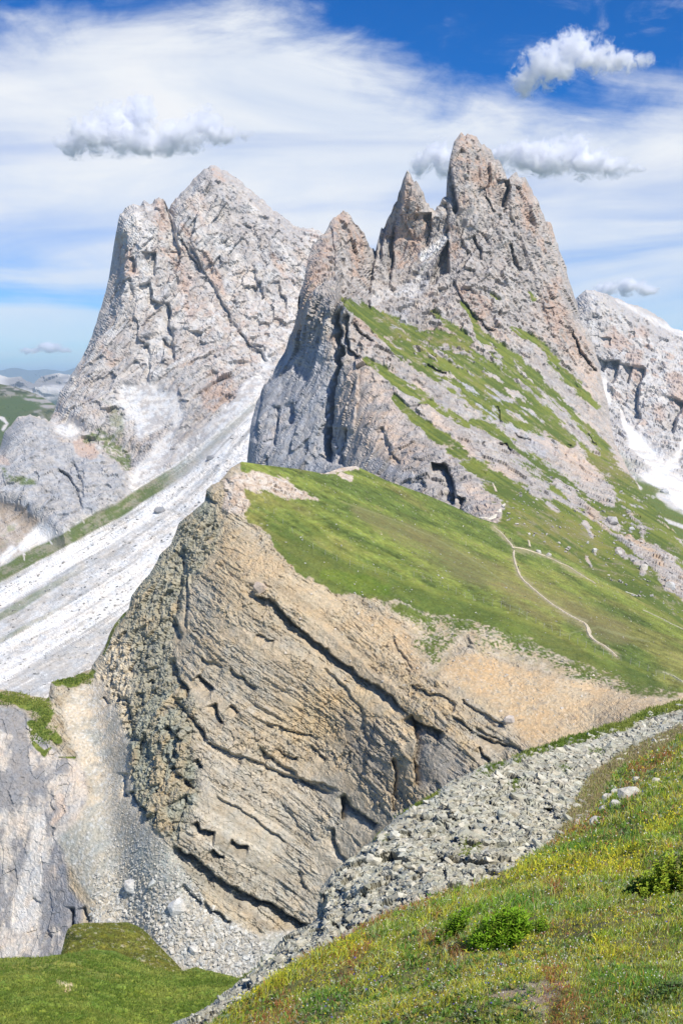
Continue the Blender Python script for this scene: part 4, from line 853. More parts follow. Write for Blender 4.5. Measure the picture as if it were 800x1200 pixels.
    below = sstep(py - np.interp(px, [p[0] for p in RIDGE], [p[1] for p in RIDGE]), -3, 3)
    gc = lerp(gc, lerp(GRASSD * 1.35, np.array([0.10, 0.17, 0.02]), bandmask(px, py, [(380, 672, 5), (425, 684, 11), (450, 692, 8)], w2 * 0.4)), below * 0.7 * sstep(px, 300, 340))
    gc = lerp(gc, GRASS * 1.3, bandmask(px, py, [(300, 560, 3), (400, 652, 3), (480, 684, 3), (560, 708, 2.5), (660, 746, 2.5), (760, 790, 2)], w2 * 0.3) * 0.6)
    lg = sstep(140 - px, 0, 20); gc = lerp(gc, lerp(np.array([0.085, 0.125, 0.02]), np.array([0.20, 0.23, 0.05]), sstep(fine + g, -0.5, 0.6)), lg * 0.85)
    pth = np.clip(sum(bandmask(px, py, b, w2 * 0.2, 0.5) for b in ([(655, 745, .8), (700, 735, 1), (720, 742, 1.5), (760, 752, 1)], [(770, 787, 2), (785, 790, 2), (800, 800, 2)], [(400, 588, .7), (450, 605, .7), (505, 628, .7), (560, 660, .8), (600, 690, .6)])), 0, 1)
    gc = lerp(gc, np.array([0.26, 0.27, 0.12]), pth * 0.6)
    worn = np.clip(sum(bandmask(px, py, [(x_, y_, 2.6) for x_, y_ in l], w2 * 0.9 + fine * 0.4, 0.8) for l in ([(601, 652), (604, 664), (609, 676), (634, 699), (662, 719), (685, 731), (690, 745), (714, 763), (724, 771)], [(578, 617), (598, 638), (602, 645), (622, 646), (646, 655), (680, 674)])), 0, 1)
    gc = lerp(gc, np.array([0.36, 0.32, 0.18]), worn * 0.7)
    c = lerp(c, gc, sstep(I['gm'] + fine * 0.3 + g * 0.15, 0.25, 0.75))
    return c
sheet("layered_cliff_ridge", Ctop, [(-80, 1190), (280, 1190), (330, 1165), (380, 1140), (500, 1030), (660, 925), (800, 875), (880, 850)],
      [(283, 541, 520), (345, 549, 560), (416, 546, 640), (500, 580, 690), (590, 616, 740), (640, 642, 710), (700, 675, 650), (760, 710, 610), (880, 780, 540), (290, 600, 480), (400, 655, 445), (500, 692, 430), (600, 722, 412), (700, 770, 375), (800, 812, 340), (880, 850, 315),
       (400, 700, 425), (500, 735, 408), (700, 790, 362), (600, 755, 390), (600, 880, 332), (700, 855, 326), (380, 880, 384), (380, 1060, 352), (500, 950, 332), (500, 850, 352), (215, 612, 500), (150, 715, 480), (110, 785, 468), (60, 800, 462), (0, 808, 450), (-80, 800, 450), (200, 850, 400), (200, 980, 368), (250, 700, 435), (140, 900, 412), (50, 900, 425), (50, 1090, 385),
       (-80, 1190, 370), (250, 1100, 350), (200, 1190, 335), (130, 1190, 340), (300, 800, 402), (420, 600, 520), (560, 650, 560), (880, 900, 300)],
      -80, 880, 1.15, C_rel, C_col, M_cliff, C_macro, rim=(5, 4), back=(10, 1.1, 90), gain=0.46)

# ================================================================== GRASSY KNOLLS, lower left
def H_rel(P, px, py):
    w1 = fbm(P / 9.0, 4, 401); w2 = fbm(P / 1.6, 3, 402)
    return 1.3 * w1 + 0.42 * w2 + 0.30 * fbm(P / 0.6, 3, 409), dict(w1=w1, w2=w2)
def H_col(P, N, px, py, I):
    g = fbm(P / 0.7, 3, 403); f = fbm(P / 14.0, 3, 404)
    c = lerp(np.array([0.12, 0.18, 0.022]), np.array([0.26, 0.33, 0.06]), sstep(I['w2'] + g * 0.6 + I['w1'] * 0.4, -0.6, 0.7))
    c = lerp(c, np.array([0.28, 0.28, 0.085]), sstep(f + g * 0.5, 0.1, 0.9) * 0.6)
    b = bandmask(px, py, [(68, 1150, 1.5), (80, 1156, 3), (84, 1154, 2)], I['w2'] * 0.5)
    return lerp(c, np.array([0.62, 0.50, 0.33]), b)
def H2_col(P, N, px, py, I):
    g = fbm(P / 0.7, 3, 405); f = fbm(P / 7.0, 3, 406)
    c = lerp(np.array([0.13, 0.145, 0.022]), np.array([0.24, 0.245, 0.05]), sstep(I['w2'] * 0.5 + g * 0.6 + f * 0.5, -0.6, 0.7))
    c = lerp(c, np.array([0.03, 0.05, 0.012]), bandmask(px, py, [(80, 1095, 4), (92, 1101, 4)], I['w2'] * 0.3) * 0.8)
    sp = sstep(vnoise(P / 0.8, 407), 0.74, 0.86)
    return lerp(c, np.array([0.50, 0.46, 0.36]), sp * 0.8)
sheet("grassy_knoll_behind", [(70, 1125), (77, 1096), (80, 1088), (86, 1083), (100, 1081), (125, 1082), (150, 1081), (160, 1085), (168, 1090), (176, 1097), (183, 1105), (192, 1113), (200, 1121), (208, 1130), (215, 1138), (225, 1150), (240, 1170)],
      [(70, 1200), (240, 1200)], [(80, 1088, 250), (150, 1082, 262), (215, 1138, 236), (240, 1170, 225), (70, 1200, 190), (240, 1200, 195), (150, 1140, 225)], 70, 240, 1.2, H_rel, H2_col, M_turf, rim=(6, 5), back=(6, 0.9, 40))
sheet("grassy_knoll", [(-80, 1130), (-20, 1124), (0, 1123), (25, 1122), (55, 1121), (85, 1116), (110, 1113), (135, 1114), (150, 1121), (165, 1130), (180, 1136), (200, 1139), (214, 1140), (222, 1135), (230, 1133), (250, 1138), (268, 1143), (285, 1148), (300, 1156), (340, 1180)],
      [(-80, 1260), (340, 1260)], [(-80, 1130, 190), (0, 1123, 185), (110, 1113, 200), (200, 1139, 195), (230, 1133, 200), (300, 1156, 180), (340, 1180, 170), (-80, 1260, 115), (150, 1260, 120), (340, 1260, 120), (100, 1180, 150)], -80, 340, 1.15, H_rel, H_col, M_turf, rim=(7, 7), back=(8, 0.9, 50))

# ================================================================== NEAR PALE ROCKY RIDGE
Mtop = [(170, 1222), (195, 1204), (215, 1195), (235, 1184), (252, 1171), (268, 1158), (281, 1147), (290, 1140), (300, 1133), (312, 1120), (324, 1107), (334, 1098), (346, 1091), (360, 1083), (371, 1074), (374, 1055), (376, 1042), (382, 1033), (392, 1020), (402, 1013), (418, 1000), (426, 990), (440, 982),
        (450, 971), (462, 960), (476, 949), (490, 942), (500, 937), (515, 925), (530, 915), (550, 905), (562, 898), (576, 895), (590, 892), (606, 885), (622, 879), (640, 874), (655, 868), (664, 864), (680, 862), (700, 855), (712, 850), (730, 848), (745, 839), (760, 831), (775, 829), (790, 824), (800, 822), (820, 815), (880, 795), (960, 772)]
Mbot = [(170, 1330), (260, 1300), (340, 1255), (400, 1225), (500, 1180), (600, 1135), (660, 1105), (720, 1070), (760, 1030), (800, 1000), (880, 960), (960, 930)]
def M_rel(P, px, py):
    wob = fbm(P / 4.5, 4, 501); w2 = fbm(P / 1.0, 3, 502)
    dt = polydist(px, py, Mtop)[0]
    turf = (1 - sstep(dt, 4, 9)) * sstep(px + wob * 18, 600, 640)
    for b in ([(478, 945, 2), (490, 938, 4), (502, 932, 4), (508, 928, 3)], [(562, 908, 2), (575, 900, 3), (586, 897, 3)], [(603, 915, 3), (602, 925, 3)], [(442, 976, 3), (448, 984, 4)], [(604, 882, 3), (625, 876, 3), (650, 870, 2)], [(560, 990, 3), (550, 1000, 3)], [(640, 990, 4), (672, 968, 4)], [(540, 985, 2), (544, 990, 2)], [(285, 1135, 1.5), (300, 1128, 3), (316, 1122, 2)]):
        turf = np.maximum(turf, bandmask(px, py, b, w2 * 0.5, 0.5))
    gr2 = polymask(px, py, [(690, 905), (730, 880), (800, 850), (890, 800), (890, 900), (760, 960), (700, 960), (680, 930)], 5, wob * 6)
    al = (0.32, 0.35)
    v1, e1, h1 = facet(basis(P, al, (3.0, 2.6, 1.3)) + wob[..., None] * 0.15, 31, 0.6)
    v2, e2, h2 = facet(basis(P, al, (1.2, 1.1, 0.6)) + w2[..., None] * 0.08, 32, 0.6)
    v3, e3, h3 = facet(basis(P, al, (0.5, 0.5, 0.3)), 33, 0.8)
    big = 1 - 0.55 * sstep(px, 560, 700)
    v1 = v1 - 0.55 * h1; v2 = v2 - 0.3 * h2
    r = (0.75 * v1 + 0.36 * v2 + 0.12 * v3 + 0.5 * wob - 0.22 * np.exp(-e1 * 9) - 0.1 * np.exp(-e2 * 8)) * big
    soft = np.clip(turf + gr2, 0, 1)
    return r * (1 - soft) + soft * (0.12 * wob + 0.10 * w2 + 0.12 * turf), dict(wob=wob, w2=w2, turf=turf, gr2=gr2, h1=h1, h2=h2, e1=e1, e2=e2)
def M_macro(px, py):
    wb = 2.0 * fbm(np.stack([px / 9, py / 9, px * 0], -1), 3, 561)
    S = lambda l, a, w_=2.0, L=9, sd=1: stepfeat(px, py, l, a, w_, L, sd, wb)
    d = S([(385, 1035), (393, 1042), (404, 1043)], 1.0, 2, 6) + S([(383, 1046), (381, 1060), (378, 1085), (376, 1098)], 2.2, 3, 12) + S([(408, 1054), (405, 1064), (404, 1082), (398, 1095)], 1.6, 2.5, 8)
    d += S([(388, 1080), (400, 1084), (415, 1084), (430, 1082)], 1.5, 2.5, 8) + S([(424, 998), (434, 1002), (444, 1008), (450, 1012)], 0.9, 2, 5)
    d += S([(522, 955), (535, 961), (548, 967), (552, 975)], 2.0, 2, 5) + S([(478, 1012), (488, 1020), (497, 1024)], 1.8, 2, 6) + S([(520, 1015), (524, 1028), (530, 1035)], 1.8, 2.5, 7) + S([(627, 938), (638, 945), (644, 944)], 1.6, 2, 5)
    d += S([(648, 945), (650, 957), (660, 960)], 2.2, 2, 6) + S([(705, 890), (712, 900), (718, 905)], 2.0, 2, 5) + S([(608, 945), (615, 950)], 1.2, 2, 5) + S([(570, 955), (578, 960), (584, 958)], 1.2, 2, 5) + S([(505, 995), (520, 1003), (540, 1010)], 1.4, 2, 6)
    d += S([(662, 865), (680, 867), (700, 861), (720, 857)], 1.6, 1.5, 4) + S([(740, 852), (755, 847), (766, 838)], 1.8, 2, 5) + S([(780, 833), (800, 832), (820, 826)], 1.8, 2, 5)
    return d
def M_col(P, N, px, py, I):
    f = fbm(P / 7.0, 3, 571); g = fbm(P / 0.5, 3, 572); fine = fbm(P / 0.16, 2, 573)
    c = lerp(np.array([0.38, 0.375, 0.315]), np.array([0.58, 0.57, 0.49]), sstep(f * 0.4 + I['h1'] * 0.3 + I['h2'] * 0.4 + g * 0.4, -0.7, 0.7))
    c = lerp(c, np.array([0.27, 0.275, 0.24]), sstep(g + fine * 0.5, 0.55, 1.1) * 0.6)
    c = lerp(c, np.array([0.40, 0.36, 0.27]), sstep(I['h2'] + f, 0.8, 1.2) * 0.5)
    c = lerp(c, np.array([0.36, 0.36, 0.25]), sstep(-g + f * 0.6 + I['w2'] * 0.3, 0.5, 1.0) * 0.4)
    c = lerp(c, lerp(np.array([0.06, 0.085, 0.02]), np.array([0.17, 0.18, 0.05]), sstep(g, -0.5, 0.5)), np.clip(I['turf'], 0, 1) * 0.95)
    dry = lerp(np.array([0.30, 0.24, 0.14]), np.array([0.28, 0.28, 0.12]), sstep(f + g * 0.5, -0.4, 0.5))
    c = lerp(c, dry, I['gr2'] * sstep(g + 0.9 + I['h2'] * 0.4, 0, 0.6))
    return c
sheet("pale_rocky_ridge", Mtop, Mbot,
      [(170, 1222, 34), (281, 1147, 42), (371, 1074, 48), (380, 1035, 52), (450, 971, 60), (530, 915, 72), (622, 879, 88), (700, 855, 104), (800, 822, 125), (880, 795, 140), (260, 1225, 30), (340, 1165, 35), (400, 1130, 36), (500, 1085, 38), (600, 1042, 44), (660, 1010, 50), (720, 985, 54), (800, 905, 78), (880, 860, 90), (450, 1040, 48), (550, 980, 57), (650, 920, 74), (720, 890, 88), (200, 1330, 24), (340, 1255, 27), (500, 1180, 29), (600, 1135, 33), (720, 1070, 42), (800, 1000, 55), (960, 930, 70), (960, 772, 150)],
      170, 960, 1.0, M_rel, M_col, M_near, M_macro, rim=(1.5, 4), back=(10, 1.2, 22), gain=0.85)

# ================================================================== FOREGROUND MEADOW slope
Ntop = [(190, 1240), (215, 1220), (245, 1202), (258, 1190), (280, 1174), (300, 1161), (322, 1146), (340, 1132), (355, 1120), (370, 1112), (385, 1105), (400, 1099), (420, 1089), (440, 1081), (470, 1069), (500, 1056), (530, 1045), (560, 1036), (580, 1031), (600, 1018), (620, 1006), (645, 988), (670, 970), (692, 956), (704, 938), (716, 913), (738, 895), (770, 881), (800, 863), (880, 815), (960, 775)]
def N_rel(P, px, py):
    w1 = fbm(P / 2.2, 4, 601); w2 = fbm(P / 0.35, 3, 602)
    return 0.12 * w1 + 0.035 * w2, dict(w1=w1, w2=w2)
def N_col(P, N, px, py, I):
    g = fbm(P / 0.12, 3, 603); f = fbm(P / 1.5, 3, 604)
    c = lerp(np.array([0.13, 0.14, 0.04]), np.array([0.24, 0.23, 0.08]), sstep(I['w2'] + g * 0.6, -0.7, 0.7))
    c = lerp(c, np.array([0.20, 0.15, 0.09]), sstep(f + g * 0.4, 0.1, 0.8) * 0.6)
    b = bandmask(px, py, [(575, 1182, 8), (630, 1175, 14), (665, 1165, 6)], I['w2'] * 0.6)
    return lerp(c, np.array([0.42, 0.33, 0.25]), b * 0.85)
sheet("meadow_slope", Ntop, [(190, 1340), (960, 1340)],
      [(190, 1240, 14), (245, 1202, 13.5), (300, 1161, 15), (400, 1099, 17.5), (500, 1056, 20), (580, 1031, 23), (645, 988, 29), (700, 950, 36), (738, 895, 46), (800, 863, 56), (880, 815, 70), (570, 1090, 13), (780, 1030, 15.5), (700, 1060, 14), (300, 1200, 12), (400, 1200, 9.3), (600, 1200, 7.2), (800, 1200, 6), (880, 1340, 4.2), (600, 1340, 4.8), (400, 1340, 6), (190, 1340, 9), (880, 1100, 9.5), (760, 960, 26)],
      190, 960, 1.3, N_rel, N_col, M_soil, None, rim=(0.25, 3), back=(8, 1.0, 6), smooth=True, view_bias=False)

# ================================================================== OBJECTS
def hull_mesh(name, pts, mat, col, jit=0.08):
    bm = bmesh.new()
    for p in pts: bm.verts.new(p)
    res = bmesh.ops.convex_hull(bm, input=bm.verts)
    bad = [v for v in bm.verts if not v.link_faces]
    bmesh.ops.delete(bm, geom=bad, context='VERTS')
    bmesh.ops.triangulate(bm, faces=bm.faces[:])
    me = bpy.data.meshes.new(name); bm.to_mesh(me); bm.free()
    a = me.color_attributes.new('Col', 'FLOAT_COLOR', 'POINT')
    c = np.ones((len(me.vertices), 4), F32)
    c[:, :3] = np.asarray(col) * (1 + jit * (np.random.default_rng(len(me.vertices)).random((len(me.vertices), 1)) - 0.5) * 2)
    a.data.foreach_set('color', c.ravel()); me.materials.append(mat)
    return me
def rock_points(r, n=16, flat=0.6, box=0.75):
    p = r.normal(size=(n, 3)); p /= np.linalg.norm(p, axis=1, keepdims=True)
    q = np.clip(p * 1.3, -box, box) * (0.85 + 0.3 * r.random((n, 1)))
    return q * np.array([1.0, 0.8, flat]) / box
rr = np.random.default_rng(5)
ROCKCOL = [(0.53, 0.52, 0.45), (0.44, 0.44, 0.375), (0.60, 0.585, 0.515), (0.36, 0.355, 0.305), (0.48, 0.455, 0.38)]
def frame_from(n, yaw, tilt=0.25):
    n = Vector(n).normalized(); n = (n + Vector(rr.normal(size=3)) * tilt).normalized()
    q = n.to_track_quat('Z', 'Y').to_matrix().to_4x4()
    return q @ Matrix.Rotation(yaw, 4, 'Z')
# --- loose and bedded rocks of the near ridge: the 300 largest are parts, the rest one mass
ridge = SHEETS['pale_rocky_ridge']['obj']
protos = [hull_mesh('rock', rock_points(rr, 15, 0.45 + 0.3 * rr.random()), M_near, ROCKCOL[i % 5]) for i in range(14)]
def in_ridge(px, py):
    yt = np.interp(px, [p[0] for p in Mtop], [p[1] for p in Mtop]); yn = np.interp(px, [p[0] for p in Ntop], [p[1] for p in Ntop])
    turfy = (px > 690) & (py > yt + 45)
    return (py > yt + 5) & (py < yn + 6) & ~turfy
cl = [(rr.uniform(380, 720), rr.uniform(850, 1090)) for _ in range(60)]
cnt = 0; placed = []
while cnt < 300:
    if cnt < 210:
        c = cl[rr.integers(len(cl))]; px, py = c[0] + rr.normal() * 14, c[1] + rr.normal() * 8
    elif cnt < 240: px = rr.uniform(205, 375); py = np.interp(px, [p[0] for p in Mtop], [p[1] for p in Mtop]) + rr.uniform(3, 28)
    else: px, py = rr.uniform(400, 800), rr.uniform(825, 1080)
    if not in_ridge(px, py): continue
    P, N = surf('pale_rocky_ridge', px, py); P, N = P[0], N[0]
    size_px = rr.uniform(3.8, 7.2) * (1.6 if rr.random() < 0.10 else 1) * (0.8 if px < 375 else 1)
    if any((px - a) ** 2 + (py - b) ** 2 < (0.8 * (size_px + s)) ** 2 for a, b, s in placed): 
        if rr.random() < 0.9: continue
    placed.append((px, py, size_px))
    sc = size_px * P[1] / FPX
    o = bpy.data.objects.new('rock', protos[rr.integers(len(protos))]); COL.objects.link(o); o.parent = ridge
    up = np.array(N) * 0.6 + np.array([-0.1, -0.1, 0.6])
    ax = Vector((0.88, -0.05, -0.42)) + Vector(rr.normal(size=3)) * 0.16; ax.normalize(); zz = Vector((0.35, -0.25, 0.9)) + Vector(rr.normal(size=3)) * 0.15; yy = zz.cross(ax).normalized(); zz = ax.cross(yy)
    Rm = Matrix((ax, yy, zz)).transposed().to_4x4()
    o.matrix_local = Matrix.Translation(Vector(P) - Vector(N) * sc * 0.22) @ Rm @ Matrix.Diagonal((sc * rr.uniform(1.0, 1.8), sc * rr.uniform(0.7, 1), sc * rr.uniform(0.7, 1.1), 1))
    cnt += 1
# --- helper: many small stones joined
def stones_mass(name, sheetn, pts, sizes, cols, mat, parent=None, kind='stuff', label=None, nvar=10, flat=0.6, sink=0.1):
    V, Tt, Cc = [], [], []; off = 0
    base = []
    for i in range(nvar):
        m = hull_mesh('tmp', rock_points(rr, 9, flat), mat, (1, 1, 1)); v = np.array([x.co[:] for x in m.vertices]); t = np.array([p.vertices[:] for p in m.polygons]); base.append((v, t)); bpy.data.meshes.remove(m)
    P, N = surf(sheetn, pts[:, 0], pts[:, 1])
    for i in range(len(pts)):
        v, t = base[i % nvar]; s = sizes[i] * P[i, 1] / FPX
        a = rr.uniform(0, 6.28); ca, sa = math.cos(a), math.sin(a)
        R = frame_from(N[i] + np.array([0, 0, 0.5]), a)
        M3 = np.array(R.to_3x3())
        w_ = (v * s * (0.7 + 0.6 * rr.random(3))) @ M3.T + P[i] + N[i] * s * sink
        V.append(w_); Tt.append(t + off); off += len(v); Cc.append(np.tile(cols[i], (len(v), 1)))
    me = mesh_from(name, np.concatenate(V), tris=np.concatenate(Tt), col=np.concatenate(Cc), mat=mat)
    return link(name, me, parent=parent, kind=kind, label=label)
def pick(n, x0, x1, y0, y1, ok):
    out = np.zeros((0, 2))
    while len(out) < n:
        p = np.stack([rr.uniform(x0, x1, n * 3), rr.uniform(y0, y1, n * 3)], 1); out = np.concatenate([out, p[ok(p[:, 0], p[:, 1])]])
    return out[:n]
pts = pick(6500, 190, 810, 815, 1200, in_ridge)
RC = np.array(ROCKCOL)
stones_mass('small_rock', 'pale_rocky_ridge', pts, 1.0 + 3.8 * rr.random(len(pts)) ** 2, RC[rr.integers(5, size=len(pts))] * rr.uniform(0.8, 1.12, (len(pts), 1)), M_near, parent=ridge)
def boulder(name, sheetn, px, py, wpx, hpx, label, col, mat, group=None, n=34, flat=None, yaw=0.0, lift=0.25):
    P, N = surf(sheetn, px, py); P, N = P[0], N[0]; s = P[1] / FPX
    me = hull_mesh(name, rock_points(rr, n, 1.0, 1.08), mat, col)
    o = link(name, me, label=label, cat='boulder', group=group)
    w_, h_ = wpx * s * 0.5, hpx * s * 0.55
    o.matrix_world = Matrix.Translation(Vector(P) + Vector((0, 0, h_ * lift))) @ Matrix.Rotation(yaw, 4, 'Y') @ Matrix.Diagonal((w_, w_ * 0.8, h_, 1))
    return o
# --- rubble in the gully under the cliff
GUL = [(130, 900), (160, 950), (200, 995), (232, 1042), (265, 1082), (305, 1098), (320, 1110), (300, 1150), (225, 1135), (190, 1105), (170, 1085), (105, 1080), (110, 1030), (120, 980)]
pts = pick(2600, 95, 335, 900, 1150, lambda x, y: polymask(x, y, GUL, 3) > 0.5)
near = 0.6 + 1.4 * sstep(pts[:, 1], 960, 1120)
stones_mass('scree_stone', 'layered_cliff_ridge', pts, rr.uniform(0.6, 1.7, len(pts)) * near, np.array([0.58, 0.56, 0.50]) * rr.uniform(0.65, 1.15, (len(pts), 1)), M_cliff, parent=SHEETS['layered_cliff_ridge']['obj'])
# --- blocks lying on the great scree fan
def fan_ok(x, y):
    t_, a_, b_ = scree_t(x, y); return (t_ > 0.2) & (y < np.interp(x, [p[0] for p in Ctop], [p[1] for p in Ctop]) - 1) & (x < 300)
pts = pick(1700, -5, 300, 470, 815, fan_ok); tt_ = scree_t(pts[:, 0], pts[:, 1])[0]
kk_ = vnoise(np.stack([tt_ * 14, pts[:, 0] / 70, tt_ * 0], -1), 88); pts = pts[(kk_ > 0.5) | (rr.random(len(pts)) < 0.15)]
stones_mass('scree_block', 'left_rock_massif', pts, 0.35 + 1.5 * rr.random(len(pts)) ** 4, np.array([0.36, 0.355, 0.345]) * rr.uniform(0.6, 1.3, (len(pts), 1)), M_far, parent=SHEETS['left_rock_massif']['obj'], sink=0.2)
for (px, py, w_, h_, lab) in ((188, 600, 12, 8, 'dark grey block standing alone in the middle of the scree fan'), (247, 538, 9, 7, 'dark grey block high on the scree fan beside the spire wall')):
    boulder('boulder', 'left_rock_massif', px, py, w_, h_, lab, (0.30, 0.30, 0.31), M_far, 'dark blocks on the scree fan', lift=0.3)
# --- stones strewn over the pasture, and blocks fallen on the orange earth
ptm = pick(420, 300, 800, 545, 800, lambda x, y: (y > np.interp(x, [p[0] for p in Ctop], [p[1] for p in Ctop]) + 3) & (y < np.interp(x, [p[0] for p in GEDGE], [p[1] for p in GEDGE])))
stones_mass('pasture_stone', 'layered_cliff_ridge', ptm, 0.35 + 0.9 * rr.random(len(ptm)) ** 3, np.array([0.55, 0.53, 0.48]) * rr.uniform(0.7, 1.1, (len(ptm), 1)), M_cliff, parent=SHEETS['layered_cliff_ridge']['obj'], sink=0.3)
pto = pick(450, 300, 790, 690, 900, lambda x, y: (y > np.interp(x, [p[0] for p in GEDGE], [p[1] for p in GEDGE]) + 8) & (y < np.interp(x, [300, 500, 560, 800], [760, 830, 880, 825])))
stones_mass('fallen_stone', 'layered_cliff_ridge', pto, 0.4 + 1.6 * rr.random(len(pto)) ** 3, np.array([0.60, 0.54, 0.45]) * rr.uniform(0.65, 1.1, (len(pto), 1)), M_cliff, parent=SHEETS['layered_cliff_ridge']['obj'], sink=0.2)
ptf = pick(500, 480, 800, 560, 720, lambda x, y: (y < np.interp(x, [p[0] for p in Ctop], [p[1] for p in Ctop]) - 2) & (y > np.interp(x, [p[0] for p in Ftop], [p[1] for p in Ftop]) + 40) & (x + y > 1180))
stones_mass('slope_stone', 'spire_mountain', ptf, 0.5 + 2.0 * rr.random(len(ptf)) ** 3, np.array([0.50, 0.475, 0.44]) * rr.uniform(0.7, 1.1, (len(ptf), 1)), M_mid, parent=SHEETS['spire_mountain']['obj'], sink=0.3)
# --- boulders that are things of their own
WH = (0.60, 0.58, 0.54)
boulder('boulder', 'layered_cliff_ridge', 155, 1043, 17, 16, 'angular white boulder with a dark underside on the grey gully scree', WH, M_cliff, 'white boulders on the gully scree', lift=0.5)
boulder('boulder', 'layered_cliff_ridge', 207, 1068, 20, 20, 'largest rounded white boulder on the gully scree above the grassy knolls', (0.66, 0.64, 0.60), M_cliff, 'white boulders on the gully scree', yaw=0.7, lift=0.4)
boulder('boulder', 'layered_cliff_ridge', 222, 1095, 9, 8, 'small pale boulder just below the largest white boulder on the scree', (0.62, 0.60, 0.56), M_cliff, 'white boulders on the gully scree', lift=0.4)
boulder('boulder', 'layered_cliff_ridge', 179, 1037, 16, 7, 'long thin pale slab lying right of the angular white boulder', (0.55, 0.56, 0.52), M_cliff, 'white boulders on the gully scree', yaw=-0.7, lift=0.3)
boulder('boulder', 'layered_cliff_ridge', 228, 1115, 18, 7, 'long pale slab tilted down the scree near the edge of the grass', (0.60, 0.58, 0.54), M_cliff, 'white boulders on the gully scree', yaw=0.8, lift=0.3)
boulder('boulder', 'layered_cliff_ridge', 280, 1131, 7, 6, 'small cream boulder on the scree right above the near rocky ridge', (0.64, 0.61, 0.54), M_cliff, 'white boulders on the gully scree', lift=0.3)
boulder('boulder', 'layered_cliff_ridge', 596, 846, 13, 10, 'grey rounded boulder sitting alone on the orange earth face', (0.52, 0.46, 0.40), M_cliff, lift=0.4)
boulder('boulder', 'layered_cliff_ridge', 304, 690, 15, 12, 'rounded boulder capping the upper end of the dark overhang in the cliff', (0.50, 0.41, 0.33), M_cliff, lift=0.4, yaw=0.5)
gs = 'grey outcrop blocks on the green flank'
for (px, py, w_, h_, lab, c) in ((694, 606, 13, 10, 'pinkish block with a dark foot high on the green flank', (0.50, 0.41, 0.34)), (715, 615, 15, 9, 'low grey block beside the pinkish block on the upper green flank', (0.45, 0.42, 0.40)),
        (739, 621, 7, 5, 'small pale boulder right of the low grey block on the green flank', (0.56, 0.53, 0.5)), (753, 668, 9, 9, 'pale boulder with a dark hole in the middle of the green flank', (0.58, 0.56, 0.52)), (783, 690, 12, 10, 'lone craggy grey boulder low on the flank near the right edge', (0.55, 0.54, 0.52)),
        (724, 649, 8, 5, 'flat pale boulder in the grass left of the string of outcrops', (0.58, 0.56, 0.53)), (695, 648, 6, 5, 'small white boulder in the grass above the upper trail', (0.62, 0.6, 0.56)), (778, 577, 10, 8, 'grey boulder on the far meadow below the white scree cone', (0.5, 0.5, 0.5))):
    boulder('boulder', 'spire_mountain' if py > 600 else 'right_rock_massif', px, py, w_, h_, lab, c, M_mid, gs, lift=0.3)
boulder('boulder', 'layered_cliff_ridge', 631, 648, 7, 6, 'left of two grey boulders beside the trail junction', (0.5, 0.49, 0.46), M_mid, 'boulders beside the trail junction', lift=0.3)
boulder('boulder', 'layered_cliff_ridge', 642, 652, 7, 5, 'right of two grey boulders beside the trail junction', (0.5, 0.49, 0.46), M_mid, 'boulders beside the trail junction', lift=0.3)
# cluster of pale rocks lying in the foreground meadow
mg = 'pale rocks lying in the near meadow edge'
for (px, py, w_, h_, lab) in ((744, 918, 7, 8, 'upright white rock left of its twin above the meadow rock cluster'), (767, 918, 8, 8, 'slanting white rock at the right of the brown grass patch'), (737, 936, 22, 13, 'largest layered pale rock of the cluster in the meadow edge'), (720, 930, 9, 6, 'small rock left of the largest layered rock'),
        (722, 948, 13, 9, 'squat pale rock at the lower left of the layered rock'), (708, 953, 10, 7, 'pale rock lowest but one down the row towards the stony slope'), (697, 965, 12, 8, 'lowest pale rock of the row where the red grass starts'), (712, 936, 12, 7, 'pale flat rock beside the dark gap on the stony slope')):
    boulder('rock', 'meadow_slope' if py > np.interp(px, [p[0] for p in Ntop], [p[1] for p in Ntop]) else 'pale_rocky_ridge', px, py, w_ * 1.2, h_ * 1.3, lab, (0.58, 0.56, 0.51), M_near, mg, lift=0.55)

# --- footpaths draped on the slope
M_path = mat_rock("path_gravel", 0.6, 0.3, 0.15)
def ribbon(name, sheetn, line, wpx, col=(0.60, 0.52, 0.38)):
    line = np.asarray(line, float); seg = np.hypot(*(line[1:] - line[:-1]).T[:2]); cum = np.concatenate([[0], np.cumsum(seg)])
    u = np.arange(0, cum[-1], 1.5); px = np.interp(u, cum, line[:, 0]); py = np.interp(u, cum, line[:, 1]); ww = np.interp(u, cum, line[:, 2]) * (1 + 0.25 * rr.normal(size=len(u)))
    px = px + np.convolve(rr.normal(size=len(u)), np.ones(5) / 5, 'same') * 0.5
    P, N = surf(sheetn, px, py)
    k = np.ones(5) / 5
    Pp = np.concatenate([P[:1]] * 2 + [P] + [P[-1:]] * 2); P = np.stack([np.convolve(Pp[:, i], k, 'valid') for i in range(3)], -1)
    Tn = np.gradient(P, axis=0); S = np.cross(Tn, N); S /= np.linalg.norm(S, axis=1, keepdims=True) + 1e-9
    h = (ww * wpx * 0.68 * P[:, 1] / FPX)[:, None]
    Lp, Rp = P + S * h + N * 0.45, P - S * h + N * 0.45
    lo, ro = P + S * (h + 0.5) - N * 0.5, P - S * (h + 0.5) - N * 0.5
    co = np.stack([lo, Lp, Rp, ro], 1).reshape(-1, 3); n = len(P); q = []
    i = np.arange(n - 1)
    for j in range(3): q.append(np.stack([i * 4 + j, i * 4 + j + 1, i * 4 + 5 + j, i * 4 + 4 + j], -1))
    me = mesh_from(name, co, quads=np.concatenate(q), col=np.tile(np.array(col), (len(co), 1)) * np.repeat(rr.uniform(0.9, 1.08, n), 4)[:, None], mat=M_path)
    return link(name, me, kind='structure')
